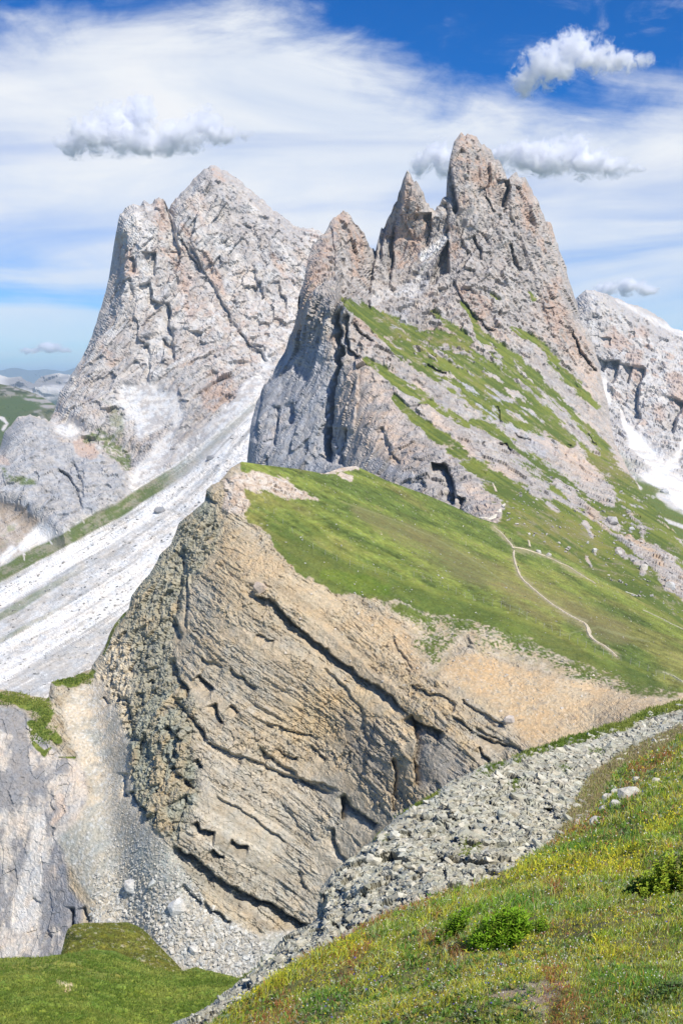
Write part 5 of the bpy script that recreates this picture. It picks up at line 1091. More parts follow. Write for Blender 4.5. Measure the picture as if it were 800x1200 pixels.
ribbon('footpath', 'layered_cliff_ridge', [(602, 644, 1), (601, 652, 1.3), (604, 664, 1.5), (609, 676, 1.5), (620, 687, 1.5), (634, 699, 1.5), (648, 710, 1.6), (662, 719, 1.8), (677, 727, 2), (685, 731, 2.6), (689, 737, 3), (690, 745, 3), (696, 751, 2.6), (706, 757, 2.3), (714, 763, 2.2), (719, 768, 2), (724, 771, 1.4)], 1.0)
ribbon('footpath', 'layered_cliff_ridge', [(578, 617, .8), (584, 622, .9), (590, 628, 1.1), (594, 633, 1.3), (598, 638, 1.5), (602, 645, 1.5)], 1.0)
ribbon('footpath', 'layered_cliff_ridge', [(609, 618, 1.2), (613, 626, 1.4), (618, 632, 1.4), (620, 638, 1.5), (621, 643, 1.2)], 1.0)
ribbon('footpath', 'layered_cliff_ridge', [(600, 641, .8), (612, 643, 1), (622, 646, 1), (634, 650, 1), (646, 655, 1), (655, 660, 1.2), (666, 664, 1), (680, 674, 1), (700, 686, .8)], 1.0)
ribbon('footpath', 'layered_cliff_ridge', [(775, 788, 1), (788, 793, 1.4), (800, 800, 1.6), (830, 812, 1.6)], 1.0, (0.5, 0.48, 0.30))
ribbon('footpath', 'layered_cliff_ridge', [(752, 715, .6), (770, 723, 1), (800, 738, 1), (840, 756, 1)], 1.0, (0.42, 0.40, 0.28))
ribbon('footpath', 'spire_mountain', [(577, 567, 1), (580, 573, 1.6), (581, 578, 1)], 1.0)
ribbon('footpath', 'spire_mountain', [(592, 590, 1), (588, 594, 1.4), (586, 599, 1.6), (581, 603, 2.5), (576, 607, 5), (568, 609, 3), (560, 609, 1.2)], 1.0, (0.72, 0.67, 0.55))
ribbon('footpath', 'spire_mountain', [(732, 693, 1), (742, 696, 1.6), (748, 700, 1)], 1.0, (0.6, 0.58, 0.46))

# --- wire fence along the break of slope
M_post = mat_plain("weathered_post_wood", (0.42, 0.40, 0.34), 0.9, var=0.25, scale=0.3)
M_wire = mat_plain("fence_wire", (0.45, 0.46, 0.45), 0.5)
def fence(label, line, n, hpx):
    line = np.asarray(line, float); cum = np.concatenate([[0], np.cumsum(np.hypot(*(line[1:] - line[:-1]).T))])
    u = np.linspace(0, cum[-1], n); px = np.interp(u, cum, line[:, 0]); py = np.interp(u, cum, line[:, 1])
    P, N = surf('layered_cliff_ridge', px, py)
    root = bpy.data.objects.new('wire_fence', None); COL.objects.link(root); root.location = P[0]
    root['label'] = label; root['category'] = 'fence'; root['group'] = 'pale wire fences on the green ridge'
    bm = bmesh.new(); bmesh.ops.create_cone(bm, cap_ends=True, segments=6, radius1=0.09, radius2=0.07, depth=1.0, matrix=Matrix.Translation((0, 0, 0.5)))
    me = bpy.data.meshes.new('post'); bm.to_mesh(me); bm.free(); me.materials.append(M_post)
    tops = []
    for i in range(n):
        s = P[i, 1] / FPX; h = hpx * s * rr.uniform(0.85, 1.1)
        o = bpy.data.objects.new('post', me); COL.objects.link(o); o.parent = root; o.location = P[i] - P[0] - np.array([0, 0, 0.3]); o.scale = (1, 1, h + 0.3); o.rotation_euler = (rr.normal() * 0.05, rr.normal() * 0.06, 0)
        tops.append((P[i] - P[0], h))
    for fr_ in (0.45, 0.9):
        V, Q = [], []
        for i, (p, h) in enumerate(tops):
            c = p + np.array([0, 0, h * fr_]); r_ = 0.012
            for k in range(4): V.append(c + r_ * np.array([0, math.cos(k * 1.571), math.sin(k * 1.571)]))
            if i:
                for k in range(4): a = (i - 1) * 4 + k; b = (i - 1) * 4 + (k + 1) % 4; Q.append([a, b, b + 4, a + 4])
        link('wire', mesh_from('wire', np.array(V), quads=np.array(Q), mat=M_wire), parent=root)
fence('long pale fence of thin posts along the rim above the orange earth', [(484, 676), (512, 684), (540, 700), (570, 708), (600, 716), (640, 738), (700, 766), (730, 776), (760, 788), (778, 796)], 30, 8)
fence('short pale fence running down the grass at the pink rock crest', [(300, 578), (330, 612), (360, 640), (400, 660), (440, 672), (470, 680)], 14, 7)

# --- hikers on the path
def hiker(px, py, label, jacket, trousers, sheetn='layered_cliff_ridge', face=0.0, stride=0.25, H=1.75):
    P, N = surf(sheetn, px, py); P = P[0]
    root = bpy.data.objects.new('person', None); COL.objects.link(root); root.location = Vector(P) + Vector((0, 0, 0.9)); root.rotation_euler = (0, 0, face)
    root['label'] = label; root['category'] = 'person'; root['group'] = 'hikers on the ridge path'
    k = H / 1.75
    J = dict(pel=(0, 0, .93), ch=(0, .02, 1.28), nk=(0, .03, 1.47), hd=(0, .05, 1.56), tp=(0, .05, 1.70), ls=(-.17, .02, 1.42), le=(-.24, -.06, 1.15), lh=(-.22, .12, .95), rs=(.17, .02, 1.42), re=(.24, .0, 1.14), rh=(.23, .2, .98),
             lhp=(-.10, 0, .88), lk=(-.11, stride * .9, .50), lf=(-.11, stride, .09), lt=(-.12, stride + .16, .04), rhp=(.10, 0, .88), rk=(.11, -stride * .1, .49), rf=(.11, -stride, .09), rt=(.12, -stride + .15, .04))
    E = [('pel', 'ch'), ('ch', 'nk'), ('nk', 'hd'), ('hd', 'tp'), ('ch', 'ls'), ('ls', 'le'), ('le', 'lh'), ('ch', 'rs'), ('rs', 're'), ('re', 'rh'), ('pel', 'lhp'), ('lhp', 'lk'), ('lk', 'lf'), ('lf', 'lt'), ('pel', 'rhp'), ('rhp', 'rk'), ('rk', 'rf'), ('rf', 'rt')]
    Rr = dict(pel=.15, ch=.17, nk=.06, hd=.09, tp=.08, ls=.07, le=.05, lh=.04, rs=.07, re=.05, rh=.04, lhp=.10, lk=.065, lf=.05, lt=.04, rhp=.10, rk=.065, rf=.05, rt=.04)
    names = list(J); me = bpy.data.meshes.new('body'); me.from_pydata([tuple(c * k for c in J[n_]) for n_ in names], [(names.index(a), names.index(b)) for a, b in E], [])
    o = bpy.data.objects.new('body', me); COL.objects.link(o)
    m = o.modifiers.new('skin', 'SKIN')
    sv = me.skin_vertices[0].data if me.skin_vertices else None
    if sv is None:
        bm = bmesh.new(); bm.from_mesh(me); bm.verts.layers.skin.verify(); bm.to_mesh(me); bm.free(); sv = me.skin_vertices[0].data
    for i, n_ in enumerate(names): sv[i].radius = (Rr[n_] * k, Rr[n_] * k); sv[i].use_root = (i == 0)
    s2 = o.modifiers.new('sub', 'SUBSURF'); s2.levels = 1; s2.render_levels = 1
    dg = bpy.context.evaluated_depsgraph_get(); ev = bpy.data.meshes.new_from_object(o.evaluated_get(dg)); o.modifiers.clear(); o.data = ev
    co = np.zeros(len(ev.vertices) * 3, F32); ev.vertices.foreach_get('co', co); co = co.reshape(-1, 3) / k
    skin = np.array([0.45, 0.28, 0.20]); c = np.tile(np.array(jacket), (len(co), 1)); c[co[:, 2] < .95] = trousers; c[co[:, 2] > 1.50] = skin; c[(np.abs(co[:, 0]) > .17) & (co[:, 2] < 1.02) & (co[:, 2] > .85)] = skin; c[co[:, 2] < .1] = (.06, .05, .04)
    a = ev.color_attributes.new('Col', 'FLOAT_COLOR', 'POINT'); c4 = np.ones((len(co), 4), F32); c4[:, :3] = c; a.data.foreach_set('color', c4.ravel())
    ev.materials.clear(); ev.materials.append(M_cloth); o.name = 'body'; o.parent = root
    hp = hull_mesh('hair', [(math.cos(t) * .095 * k, .03 * k + math.sin(t) * .11 * k, (1.63 + z) * k) for t in np.linspace(0, 6.2, 9) for z in (0, .08)] + [(0, .03 * k, 1.76 * k)], M_cloth, (0.07, 0.045, 0.03)); link('hair', hp, parent=root)
    bp = hull_mesh('backpack', [(x * k, (-.13 - y) * k, z * k) for x in (-.14, .14) for y in (0, .16) for z in (1.0, 1.42)] + [(0, -.33 * k, 1.2 * k), (0, -.18 * k, 1.5 * k)], M_cloth, np.array(jacket) * 0.4); link('backpack', bp, parent=root)
    return root
M_cloth = mat_plain("cloth_and_skin", (1, 1, 1), 0.85, attr=True)
hiker(606, 669, 'hiker in dark blue clothes walking on the winding pale path', (.03, .04, .12), (.03, .03, .05), face=2.6, H=1.8)
hiker(590, 628, 'hiker in dark clothes highest on the path below the crags', (.04, .04, .05), (.05, .05, .07), face=0.4)
hiker(597, 634, 'hiker just below the highest hiker on the path', (.10, .04, .04), (.04, .04, .05), face=0.6, H=1.7)
hiker(617, 642, 'hiker standing where the short upper path ends', (.05, .03, .07), (.04, .04, .05), face=2.0, H=1.7)

# ================================================================== MEADOW PLANTS
def mat_leaf(name, tr=0.35):
    return mat_plain(name, (1, 1, 1), 0.75, attr=True, trans=tr)
M_grass = mat_leaf("grass_blades", 0.35); M_leaf = mat_leaf("shrub_leaf", 0.42)
gr = np.random.default_rng(77)
def nx_at(px): return np.interp(px, [p[0] for p in Ntop], [p[1] for p in Ntop])
def blades(name, pts, hmul, colfun, wpx=1.0, tuft=5, lean=0.5, hpx=(5, 12), parent=None, label=None, spread=2.5, sh='meadow_slope', hmax=0.30):
    n = len(pts); P, N = surf(sh, pts[:, 0], pts[:, 1]); s = P[:, 1] / FPX
    P = np.repeat(P, tuft, 0); s = np.repeat(s, tuft); px = np.repeat(pts[:, 0], tuft); py = np.repeat(pts[:, 1], tuft); hm = np.repeat(hmul, tuft)
    m = len(P)
    P = P + (gr.normal(size=(m, 3)) * np.array([1, 1, 0.25])) * (spread * s)[:, None]
    # real heights: a blade is never taller than the alpine turf allows
    h = gr.uniform(*hpx, m) * s * hm; h = np.minimum(h, hmax)
    a = gr.uniform(0, 2 * np.pi, m); ln = np.abs(gr.normal(size=m)) * lean
    d = np.stack([np.cos(a) * ln + 0.12, np.sin(a) * ln, np.ones(m)], -1); d /= np.linalg.norm(d, axis=1, keepdims=True)
    side = np.cross(d, np.stack([np.sin(a * 3.1), np.cos(a * 3.1), 0 * a], -1)); side /= np.linalg.norm(side, axis=1, keepdims=True) + 1e-9
    w_ = (wpx * s * gr.uniform(0.5, 1.2, m))[:, None]
    drop = np.stack([np.cos(a), np.sin(a), -0.5 + 0 * a], -1) * (h * ln * 0.5)[:, None]
    b0, b1 = P - side * w_ * .5 - d * 0.02, P + side * w_ * .5 - d * 0.02
    mid = P + d * (h * 0.55)[:, None]; tip = P + d * h[:, None] + drop
    co = np.stack([b0, b1, mid + side * w_ * .38, mid - side * w_ * .38, tip], 1)
    i = np.arange(m) * 5
    q = np.stack([i, i + 1, i + 2, i + 3], -1); t = np.stack([i + 3, i + 2, i + 4], -1)
    c = colfun(P, px, py, m)
    me = mesh_from(name, co, quads=q, tris=t, col=np.repeat(c, 5, 0), mat=M_grass)
    return link(name, me, kind='stuff', label=label)
RUST = [[(640, 992, 6), (670, 975, 9), (700, 965, 10)], [(350, 1122, 5), (420, 1093, 6), (520, 1052, 6)], [(330, 1185, 20), (300, 1195, 14)], [(780, 885, 10), (745, 905, 8), (740, 930, 10)], [(650, 1150, 14), (660, 1190, 20)], [(500, 1100, 9), (540, 1120, 8)], [(430, 1110, 6), (400, 1150, 8)], [(640, 1040, 6), (655, 1045, 5)]]
YEL = [[(560, 1030, 6), (620, 1025, 12), (680, 1020, 14), (740, 1010, 12)], [(395, 1115, 8), (420, 1108, 8)], [(790, 960, 10), (760, 975, 10)], [(280, 1175, 10), (330, 1150, 8)], [(600, 1110, 8), (640, 1115, 6)], [(700, 1110, 8), (720, 1120, 6)]]
GRN = [[(650, 1012, 5), (690, 990, 12), (740, 985, 14), (800, 960, 14)], [(400, 1160, 18), (360, 1170, 14)], [(700, 1160, 18), (760, 1150, 18)], [(480, 1120, 12), (470, 1160, 12)], [(600, 1060, 8), (680, 1070, 10)]]
def mcol(P, px, py, m):
    f = fbm(P / 1.1, 3, 701); g = fbm(P / 0.30, 3, 702); k = gr.random(m)
    yg = np.array([0.37, 0.34, 0.035]); gn = np.array([0.13, 0.22, 0.02]); st = np.array([0.44, 0.34, 0.16]); ru = np.array([0.27, 0.11, 0.045]); bl = np.array([0.18, 0.25, 0.10])
    c = lerp(gn, yg, sstep(f * 0.9 + g * 0.6 + (k - 0.5) * 0.8, -0.5, 0.6))
    c = lerp(c, bl, ((gr.random(m) < 0.14) * 1.0))
    c = lerp(c, st, (gr.random(m) < 0.13 + 0.16 * sstep(g - f * 0.5, 0.1, 0.6)) * 1.0)
    w1 = 0.5 * g
    rm = np.clip(sum(bandmask(px, py, b, w1, 0.6) for b in RUST), 0, 1); ym = np.clip(sum(bandmask(px, py, b, w1, 0.6) for b in YEL), 0, 1); gm = np.clip(sum(bandmask(px, py, b, w1, 0.6) for b in GRN), 0, 1)
    c = lerp(c, np.array([0.09, 0.19, 0.03]), gm * (gr.random(m) < 0.6))
    c = lerp(c, np.array([0.40, 0.42, 0.03]), ym * (gr.random(m) < 0.75))
    c = lerp(c, ru, (gr.random(m) < 0.05 + rm * 0.52 + 0.09 * sstep(f, 0.3, 0.8)) * 1.0)
    return np.minimum(c * 2.0, 0.66) * gr.uniform(0.5, 1.45, (m, 1))
def mead(n, y1=1260):
    p = pick(n, 200, 860, 850, y1, lambda x, y: y > nx_at(x) + 1)
    return p
bare = [(575, 1182, 6), (630, 1175, 11), (665, 1165, 5)]
p = mead(42000); p = p[(bandmask(p[:, 0], p[:, 1], bare) < 0.5) | (gr.random(len(p)) < 0.25)]
PP_ = surf('meadow_slope', p[:, 0], p[:, 1])[0]; hm = np.clip(0.85 + 0.9 * fbm(PP_ / 0.7, 3, 711) + 0.5 * fbm(PP_ / 2.5, 2, 712), 0.25, 2.2)
blades('grass', p, hm, mcol, wpx=0.95, tuft=6, hpx=(4, 11), spread=2.2, label='dense yellow-green alpine grass covering the near meadow slope')
def rosettes(name, n, label):
    p = mead(n); m = len(p) * 7; P, N = surf('meadow_slope', p[:, 0], p[:, 1]); f = fbm(P / 0.9, 2, 731); k = f > -0.15; P = P[k]; N = N[k]; n = len(P)
    s = np.repeat(P[:, 1] / FPX, 7); P = np.repeat(P, 7, 0); m = len(P)
    a = gr.uniform(0, 6.283, m); el = gr.uniform(0.15, 1.1, m); d = np.stack([np.cos(a) * np.cos(el), np.sin(a) * np.cos(el), np.sin(el)], -1)
    sd_ = np.cross(d, [0, 0, 1.0]); sd_ /= np.linalg.norm(sd_, axis=1, keepdims=True) + 1e-9; Ln = (gr.uniform(3, 7.5, m) * s)[:, None]; Wd = Ln * gr.uniform(0.25, 0.5, (m, 1))
    B = P + N[0] * 0 + np.array([0, 0, 1.0]) * (gr.uniform(0.5, 4.5, m) * s)[:, None]
    co = np.stack([B, B + d * Ln * .5 + sd_ * Wd * .5, B + d * Ln, B + d * Ln * .5 - sd_ * Wd * .5], 1); i = np.arange(m) * 4
    base = np.where(gr.random((n, 1)) < 0.55, np.array([0.16, 0.28, 0.05]), np.where(gr.random((n, 1)) < 0.5, np.array([0.30, 0.36, 0.20]), np.array([0.40, 0.36, 0.10])))
    c = np.repeat(base, 7, 0) * gr.uniform(0.6, 1.35, (m, 1))
    return link(name, mesh_from(name, co, quads=np.stack([i, i + 1, i + 2, i + 3], -1), col=np.repeat(c, 4, 0), mat=M_leaf), kind='stuff', label=label)
rosettes('leafy_herbs', 6500, 'low leafy herbs mixed into the near meadow grass')
# taller stalks with rusty and straw seed heads
def scol(P, px, py, m):
    k = gr.random(m)[:, None]
    return np.where(k < 0.5, np.array([0.34, 0.19, 0.10]), np.where(k < 0.8, np.array([0.50, 0.40, 0.24]), np.array([0.26, 0.27, 0.08]))) * 1.35 * gr.uniform(0.8, 1.2, (m, 1))
p = mead(5200); keep = gr.random(len(p)) < 0.35 + np.clip(sum(bandmask(p[:, 0], p[:, 1], b, None, 0.7) for b in RUST), 0, 1); p = p[keep]
blades('seed_stalk', p, np.full(len(p), 1.0), scol, wpx=0.5, tuft=3, hpx=(9, 17), lean=0.25, spread=3, label='thin rusty and straw coloured seed stalks above the meadow grass')
def kcol(P, px, py, m):
    f = fbm(P / 9.0, 3, 721); c = lerp(np.array([0.16, 0.25, 0.035]), np.array([0.38, 0.42, 0.09]), sstep(f + (gr.random(m) - 0.5), -0.5, 0.6)); return c * gr.uniform(0.7, 1.25, (m, 1))
def kn(x, y): return y > np.interp(x, [0, 55, 110, 150, 200, 230, 285, 300], [1124, 1122, 1114, 1122, 1140, 1134, 1149, 1157])
blades('knoll_grass', pick(9000, -10, 300, 1110, 1215, kn), np.full(9000, 1.0), kcol, wpx=1.0, tuft=4, hpx=(1.5, 4.5), lean=0.6, spread=1.6, sh='grassy_knoll', hmax=0.7, label='rough tufted grass on the front knoll')
def k2(x, y): return y > np.interp(x, [78, 86, 150, 168, 190, 215], [1097, 1083, 1082, 1091, 1112, 1138])
def k2col(P, px, py, m): return lerp(np.array([0.14, 0.15, 0.03]), np.array([0.30, 0.29, 0.08]), gr.random(m)) * gr.uniform(0.7, 1.2, (m, 1))
blades('knoll_grass', pick(2500, 78, 218, 1080, 1145, k2), np.full(2500, 1.0), k2col, wpx=0.9, tuft=3, hpx=(1.0, 2.6), lean=0.6, spread=1.5, sh='grassy_knoll_behind', hmax=0.7, label='short olive grass on the rear knoll')
def rim_ok(x, y):
    yt = np.interp(x, [p[0] for p in Mtop], [p[1] for p in Mtop]); return (y > yt) & (y < yt + 9)
q1 = pick(2600, 600, 812, 815, 895, rim_ok); q1 = q1[gr.random(len(q1)) < 0.35 + 0.65 * sstep(q1[:, 0], 640, 700)]
blades('ridge_turf', q1, np.full(len(q1), 1.0), kcol, wpx=1.1, tuft=4, hpx=(2, 6), lean=0.6, spread=2, sh='pale_rocky_ridge', hmax=0.8, label='shaggy dark turf overhanging the top of the pale rocky ridge')
def drycol(P, px, py, m): return np.where(gr.random((m, 1)) < 0.5, np.array([0.46, 0.36, 0.18]), np.where(gr.random((m, 1)) < 0.6, np.array([0.42, 0.46, 0.13]), np.array([0.60, 0.52, 0.34]))) * gr.uniform(0.7, 1.2, (m, 1))
GR2 = [(690, 912), (725, 885), (760, 868), (800, 850), (820, 842), (820, 870), (800, 868), (770, 886), (738, 900), (716, 920), (700, 945), (672, 975), (650, 985), (668, 950)]
q2 = pick(4200, 640, 815, 840, 990, lambda x, y: polymask(x, y, GR2, 2) > 0.5)
blades('dry_grass', q2, np.full(len(q2), 1.0), drycol, wpx=0.9, tuft=4, hpx=(2.5, 7), lean=0.5, spread=2, sh='pale_rocky_ridge', hmax=0.6, label='brown dry grass between the pale stony slope and the green meadow')
spots = [(478, 945), (490, 938), (502, 932), (508, 928), (566, 906), (575, 900), (586, 897), (603, 918), (445, 980), (625, 876), (556, 995), (545, 1000), (542, 987), (655, 980), (660, 900), (700, 880), (300, 1130), (290, 1134), (316, 1122)]
q3 = np.concatenate([np.array(p) + gr.normal(size=(45, 2)) * np.array([4.5, 2.6]) for p in spots])
blades('grass_patch', q3, np.full(len(q3), 1.0), kcol, wpx=0.8, tuft=4, hpx=(1.5, 4.5), lean=0.6, spread=1.5, sh='pale_rocky_ridge', hmax=0.5, label='small grass patches growing between the pale rocks')
q4 = np.concatenate([np.stack([gr.uniform(a, b, n) , gr.uniform(c, d, n)], 1) for a, b, c, d, n in ((0, 34, 811, 826, 420), (36, 60, 818, 850, 420), (36, 66, 850, 872, 220), (66, 108, 790, 802, 300))])
blades('cliff_top_grass', q4, np.full(len(q4), 1.0), kcol, wpx=0.9, tuft=3, hpx=(1.2, 3.4), lean=0.7, spread=1.6, sh='layered_cliff_ridge', hmax=1.4, label='ragged grass on the small ledges at the top of the grey left cliff')
# --- flowers
def flowers(name, n, col, size, where=None, label=None, hz=(7, 14)):
    p = mead(n * 4); 
    if where is not None: k = np.clip(sum(bandmask(p[:, 0], p[:, 1], b, None, 0.8) for b in where), 0, 1) + 0.04; p = p[gr.random(len(p)) < k]
    p = p[:n]; P, N = surf('meadow_slope', p[:, 0], p[:, 1]); s = P[:, 1] / FPX; m = len(P)
    c0 = P + np.array([0, 0, 1.0]) * (gr.uniform(*hz, m) * s)[:, None] + gr.normal(size=(m, 3)) * np.array([1, 1, .1]) * (2 * s)[:, None]
    up = np.array([0.1, -0.55, 0.8]) + gr.normal(size=(m, 3)) * 0.35; up /= np.linalg.norm(up, axis=1, keepdims=True)
    u = np.cross(up, np.array([1.0, 0, 0])); u /= np.linalg.norm(u, axis=1, keepdims=True); v = np.cross(up, u)
    V, T = [], []; sz = (size * s * gr.uniform(0.7, 1.3, m))[:, None]
    ring = [c0 + up * sz * 0.15]
    for k in range(10):
        a = k * math.pi / 5; r_ = 1.0 if k % 2 == 0 else 0.45
        ring.append(c0 + (u * math.cos(a) + v * math.sin(a)) * sz * r_)
    co = np.stack(ring, 1); i = np.arange(m) * 11
    for k in range(10): T.append(np.stack([i, i + 1 + k, i + 1 + (k + 1) % 10], -1))
    cc = np.tile(np.array(col), (m, 1)) * gr.uniform(0.85, 1.1, (m, 1))
    me = mesh_from(name, co, tris=np.concatenate(T), col=np.repeat(cc, 11, 0), mat=M_grass)
    return link(name, me, kind='stuff', label=label)
flowers('white_wildflowers', 1500, (0.85, 0.83, 0.78), 0.95, label='tiny white meadow flowers scattered through the near grass')
flowers('pink_wildflowers', 420, (0.62, 0.42, 0.42), 0.9, label='tiny pale pink meadow flowers scattered through the near grass')
flowers('yellow_wildflowers', 1500, (0.78, 0.68, 0.03), 1.35, YEL, label='bright yellow flowers in patches near the top of the meadow')
flowers('violet_wildflowers', 70, (0.16, 0.12, 0.50), 1.5, [[(400, 1190, 40), (480, 1190, 40)], [(560, 1180, 30), (600, 1200, 30)], [(770, 1110, 14), (780, 1120, 10)], [(405, 1140, 16), (440, 1135, 14)]], label='small violet flowers low in the near meadow')

# --- leafy shrubs: stems and single leaves
def shrub(name, px, py, wpx, hpx, nst, nlf, cols, label, cat, leafpx=4.0, grp=None, upright=0.8, narrow=0.38):
    P0, N0 = surf('meadow_slope', px, py); P0 = P0[0]; s = P0[1] / FPX
    root = bpy.data.objects.new(name, None); COL.objects.link(root); root.location = P0
    root['label'] = label; root['category'] = cat
    if grp: root['group'] = grp
    W_, H_ = wpx * s * 0.5, hpx * s
    V, Q, C1 = [], [], []; LV, LQ, LC = [], [], []
    for k in range(nst):
        rad = math.sqrt(gr.random()) * 0.95; a = gr.uniform(0, 6.283)
        bx, by = rad * W_ * math.cos(a), rad * W_ * 0.7 * math.sin(a)
        g0, _ = surf('meadow_slope', px + bx / s, py); base = np.array([bx * 0.75, by * 0.7, (g0[0][2] - P0[2]) * 0.85 - 0.03])
        hh = H_ * (1 - 0.55 * rad ** 2) * gr.uniform(0.75, 1.15)
        tip = base + np.array([bx * 0.35 + gr.normal() * .05 * W_, by * 0.3 + gr.normal() * .05 * W_, hh])
        r0 = 0.006; n0 = len(V)
        for j in range(5):
            t = j / 4; c = base + (tip - base) * t + np.array([0, 0, 0.1 * hh * math.sin(math.pi * t)])
            r_ = r0 * (1 - 0.7 * t)
            for q in range(4): V.append(c + r_ * np.array([math.cos(q * 1.57), math.sin(q * 1.57), 0])); C1.append((0.14, 0.12, 0.05))
            if j:
                for q in range(4): a0 = n0 + (j - 1) * 4 + q; a1 = n0 + (j - 1) * 4 + (q + 1) % 4; Q.append([a0, a1, a1 + 4, a0 + 4])
        for j in range(nlf):
            t = 0.12 + 0.88 * (j + gr.random()) / nlf; c = base + (tip - base) * t
            az_ = j * 2.4 + gr.normal() * 0.4; el_ = upright * gr.uniform(0.5, 1.2)
            d = np.array([math.cos(az_) * math.cos(el_), math.sin(az_) * math.cos(el_), math.sin(el_)])
            sd_ = np.cross(d, [0, 0, 1.0]); sd_ /= np.linalg.norm(sd_) + 1e-9; up_ = np.cross(sd_, d)
            Ln = leafpx * s * gr.uniform(0.7, 1.25) * (1.1 - 0.35 * t); Wd = Ln * narrow
            c = c + d * 0.004; n1 = len(LV)
            fold = up_ * Wd * 0.25
            LV += [c, c + d * Ln * .45 + sd_ * Wd * .5 + fold, c + d * Ln - up_ * Ln * .12, c + d * Ln * .45 - sd_ * Wd * .5 + fold, c + d * Ln * .45]
            LQ += [[n1, n1 + 1, n1 + 4], [n1 + 1, n1 + 2, n1 + 4], [n1 + 2, n1 + 3, n1 + 4], [n1 + 3, n1, n1 + 4]]
            ci = np.array(cols[0]) * (1 - t) + np.array(cols[1]) * t if gr.random() > 0.12 else np.array(cols[2]); ci = ci * gr.uniform(0.8, 1.2)
            LC += [ci] * 5
    st_ = link('stem', mesh_from('stem', np.array(V), quads=np.array(Q), col=np.array(C1), mat=M_leaf), parent=root); st_['kind'] = 'stuff'
    o = link('foliage', mesh_from('foliage', np.array(LV), tris=np.array(LQ), col=np.array(LC), mat=M_leaf), parent=root); o['kind'] = 'stuff'
    return root
lush = ((0.09, 0.22, 0.015), (0.30, 0.52, 0.03), (0.44, 0.56, 0.05)); lime = ((0.17, 0.30, 0.03), (0.44, 0.56, 0.05), (0.62, 0.60, 0.06)); dark = ((0.05, 0.10, 0.015), (0.13, 0.24, 0.03), (0.2, 0.3, 0.05))
shrub('leafy_shrub', 584, 1106, 84, 52, 120, 30, lush, 'bright green pointed-leaf shrub, the largest of the meadow', 'shrub', 7.5)
shrub('leafy_shrub', 529, 1106, 56, 34, 60, 22, lush, 'lower bright green shrub touching the left side of the largest one', 'shrub', 6.0)
shrub('leafy_shrub', 628, 1098, 36, 24, 24, 14, lush, 'small sparse green shrub at the right foot of the largest one', 'shrub', 5.5)
shrub('broad_leaf_plant', 790, 1052, 96, 64, 110, 22, lime, 'yellow-green broad-leaved bush at the right edge of the meadow', 'bush', 7.0, narrow=0.7, upright=0.75)
shrub('broad_leaf_plant', 748, 1056, 42, 32, 36, 14, dark, 'darker low broad-leaved plant left of the yellow-green bush', 'bush', 6.0, narrow=0.8, upright=0.3)
shrub('broad_leaf_plant', 664, 1016, 20, 11, 16, 10, dark, 'small dark green leafy clump under the red grass', 'bush', 4.5, narrow=0.7, upright=0.4)
shrub('broad_leaf_plant', 705, 1052, 22, 7, 16, 8, ((0.03, .06, .012), (.07, .12, .02), (.1, .15, .04)), 'low dark plant tuft in the middle of the upper meadow', 'bush', 4.0, narrow=0.7, upright=0.3)
shrub('broad_leaf_plant', 780, 1168, 56, 14, 34, 10, ((0.06, .12, .03), (.13, .22, .06), (.2, .28, .1)), 'low bluish green leafy clump near the lower right corner', 'bush', 7.0, narrow=0.6, upright=0.3)

# ================================================================== CLOUDS and AIR
def mat_cloud(name, dens, s, puffs):
    """vapour: thick near the middles of the puffs, frayed by noise towards their rims"""
    m = bpy.data.materials.new(name); m.use_nodes = True; t = NT(m.node_tree); t.n.clear()
    o = t.new('ShaderNodeOutputMaterial'); v = t.new('ShaderNodeVolumePrincipled'); t.l.new(v.outputs[0], o.inputs['Volume'])
    v.inputs['Color'].default_value = (0.985, 0.985, 1.0, 1); v.inputs['Anisotropy'].default_value = 0.0
    P = t.new('ShaderNodeTexCoord').outputs['Object']; cur = None
    for (c, r) in puffs:
        a = t.new('ShaderNodeVectorMath', operation='SUBTRACT'); t.l.new(P, a.inputs[0]); a.inputs[1].default_value = c
        b = t.new('ShaderNodeVectorMath', operation='DIVIDE'); t.l.new(a.outputs[0], b.inputs[0]); b.inputs[1].default_value = r
        l = t.new('ShaderNodeVectorMath', operation='LENGTH'); t.l.new(b.outputs[0], l.inputs[0])
        cur = l.outputs['Value'] if cur is None else t.math('SMOOTH_MIN', cur, l.outputs['Value'], 0.25)
    n = t.noise(P, 1.0 / (13 * s), 9, 0.70, 0.8)
    f = t.math('ADD', t.math('SUBTRACT', 1.0, cur), t.math('MULTIPLY', t.math('SUBTRACT', n, 0.5), 5.0))
    t.l.new(t.mapr(f, 0.0, 1.3, 0.0, dens, smooth=True), v.inputs['Density'])
    try: m.cycles.volume_step_rate = 0.12
    except Exception: pass
    return m
def ico(bm, c, r, sub=2):
    bmesh.ops.create_icosphere(bm, subdivisions=sub, radius=1.0, matrix=Matrix.Translation(c) @ Matrix.Diagonal((*r, 1)))
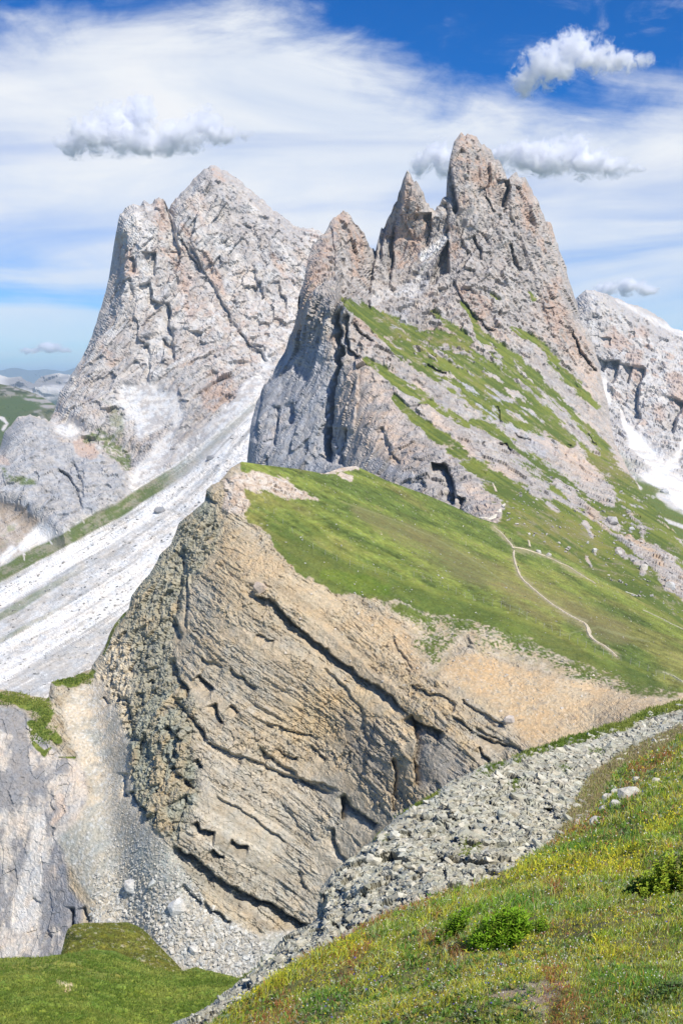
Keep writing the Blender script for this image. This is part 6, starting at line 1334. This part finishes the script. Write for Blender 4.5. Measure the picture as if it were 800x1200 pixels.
def cloud(label, D, puffs, dens=0.03, seed=1):
    """puffs: (px, py, half width px, half height px)"""
    s = D / FPX
    c0 = Vector(at(puffs[0][0], puffs[0][1], D))
    cen = []; root_me = bpy.data.meshes.new('cloud'); bm = bmesh.new()
    q = np.random.default_rng(seed)
    for (px, py, a, b) in puffs:
        c = Vector(at(px, py, D * (1 + q.normal() * 0.003))) - c0
        r_ = (a * s, (a + b) * 0.6 * s, b * s); cen.append((tuple(c), r_)); ico(bm, c, tuple(x * 1.45 for x in r_), 3)
    bm.to_mesh(root_me); bm.free()
    o = link('cloud', root_me, label=label, cat='cloud', group='small cumulus clouds in the sky')
    o.location = c0
    rm = o.modifiers.new('merge', 'REMESH'); rm.mode = 'VOXEL'; rm.voxel_size = 4.0 * s
    dg = bpy.context.evaluated_depsgraph_get(); ev = bpy.data.meshes.new_from_object(o.evaluated_get(dg)); o.modifiers.clear(); o.data = ev; ev.name = 'cloud'
    ev.materials.clear(); ev.materials.append(mat_cloud('cloud_vapour', dens, s, cen))
    return o
cloud('two-humped grey-bottomed cloud above the left rocky summit', 6500, [(88, 168, 20, 14), (110, 158, 26, 18), (135, 148, 26, 22), (165, 134, 18, 20), (150, 160, 34, 18), (185, 168, 30, 12), (210, 160, 26, 16), (240, 146, 22, 16), (262, 158, 20, 10), (285, 158, 12, 6)], 0.075, 3)
cloud('slanting white cloud alone in the deep blue at upper right', 6000, [(620, 92, 20, 16), (640, 75, 26, 22), (670, 58, 28, 18), (700, 68, 26, 16), (722, 72, 22, 12), (750, 72, 16, 8), (615, 104, 12, 9), (655, 80, 20, 14)], 0.06, 5)
cloud('long grey and white cloud right of the highest spire', 6800, [(590, 180, 18, 11), (615, 184, 28, 16), (650, 186, 32, 18), (675, 172, 18, 15), (690, 192, 28, 14), (715, 196, 22, 10), (740, 198, 14, 5), (635, 192, 30, 12)], 0.08, 7)
cloud('small pale cloud between the two pointed spires', 6900, [(495, 190, 14, 14), (512, 182, 15, 18), (530, 192, 20, 18)], 0.07, 9)
cloud('small white cloud resting behind the right summit', 13000, [(712, 338, 14, 9), (735, 336, 18, 9), (758, 341, 14, 6), (695, 345, 10, 6)], 0.06, 11)
cloud('tiny white cloud low over the far blue mountains', 26000, [(40, 411, 14, 4), (58, 408, 15, 6), (75, 411, 10, 3)], 0.03, 13)

# air: one even, thin haze round everything below the clouds
hm_ = bpy.data.materials.new("thin_air"); hm_.use_nodes = True; t = NT(hm_.node_tree); t.n.clear()
o_ = t.new('ShaderNodeOutputMaterial'); v_ = t.new('ShaderNodeVolumePrincipled'); t.l.new(v_.outputs[0], o_.inputs['Volume'])
v_.inputs['Color'].default_value = (0.62, 0.80, 1.0, 1); v_.inputs['Density'].default_value = 0.000028
bm = bmesh.new(); bmesh.ops.create_cube(bm, size=1.0); hme = bpy.data.meshes.new('haze'); bm.to_mesh(hme); bm.free(); hme.materials.append(hm_)
hz = link('haze', hme, kind='stuff'); hz.location = (0, 49500, (-1501 + 720) / 2); hz.scale = (181000, 105000, 720 + 1501)
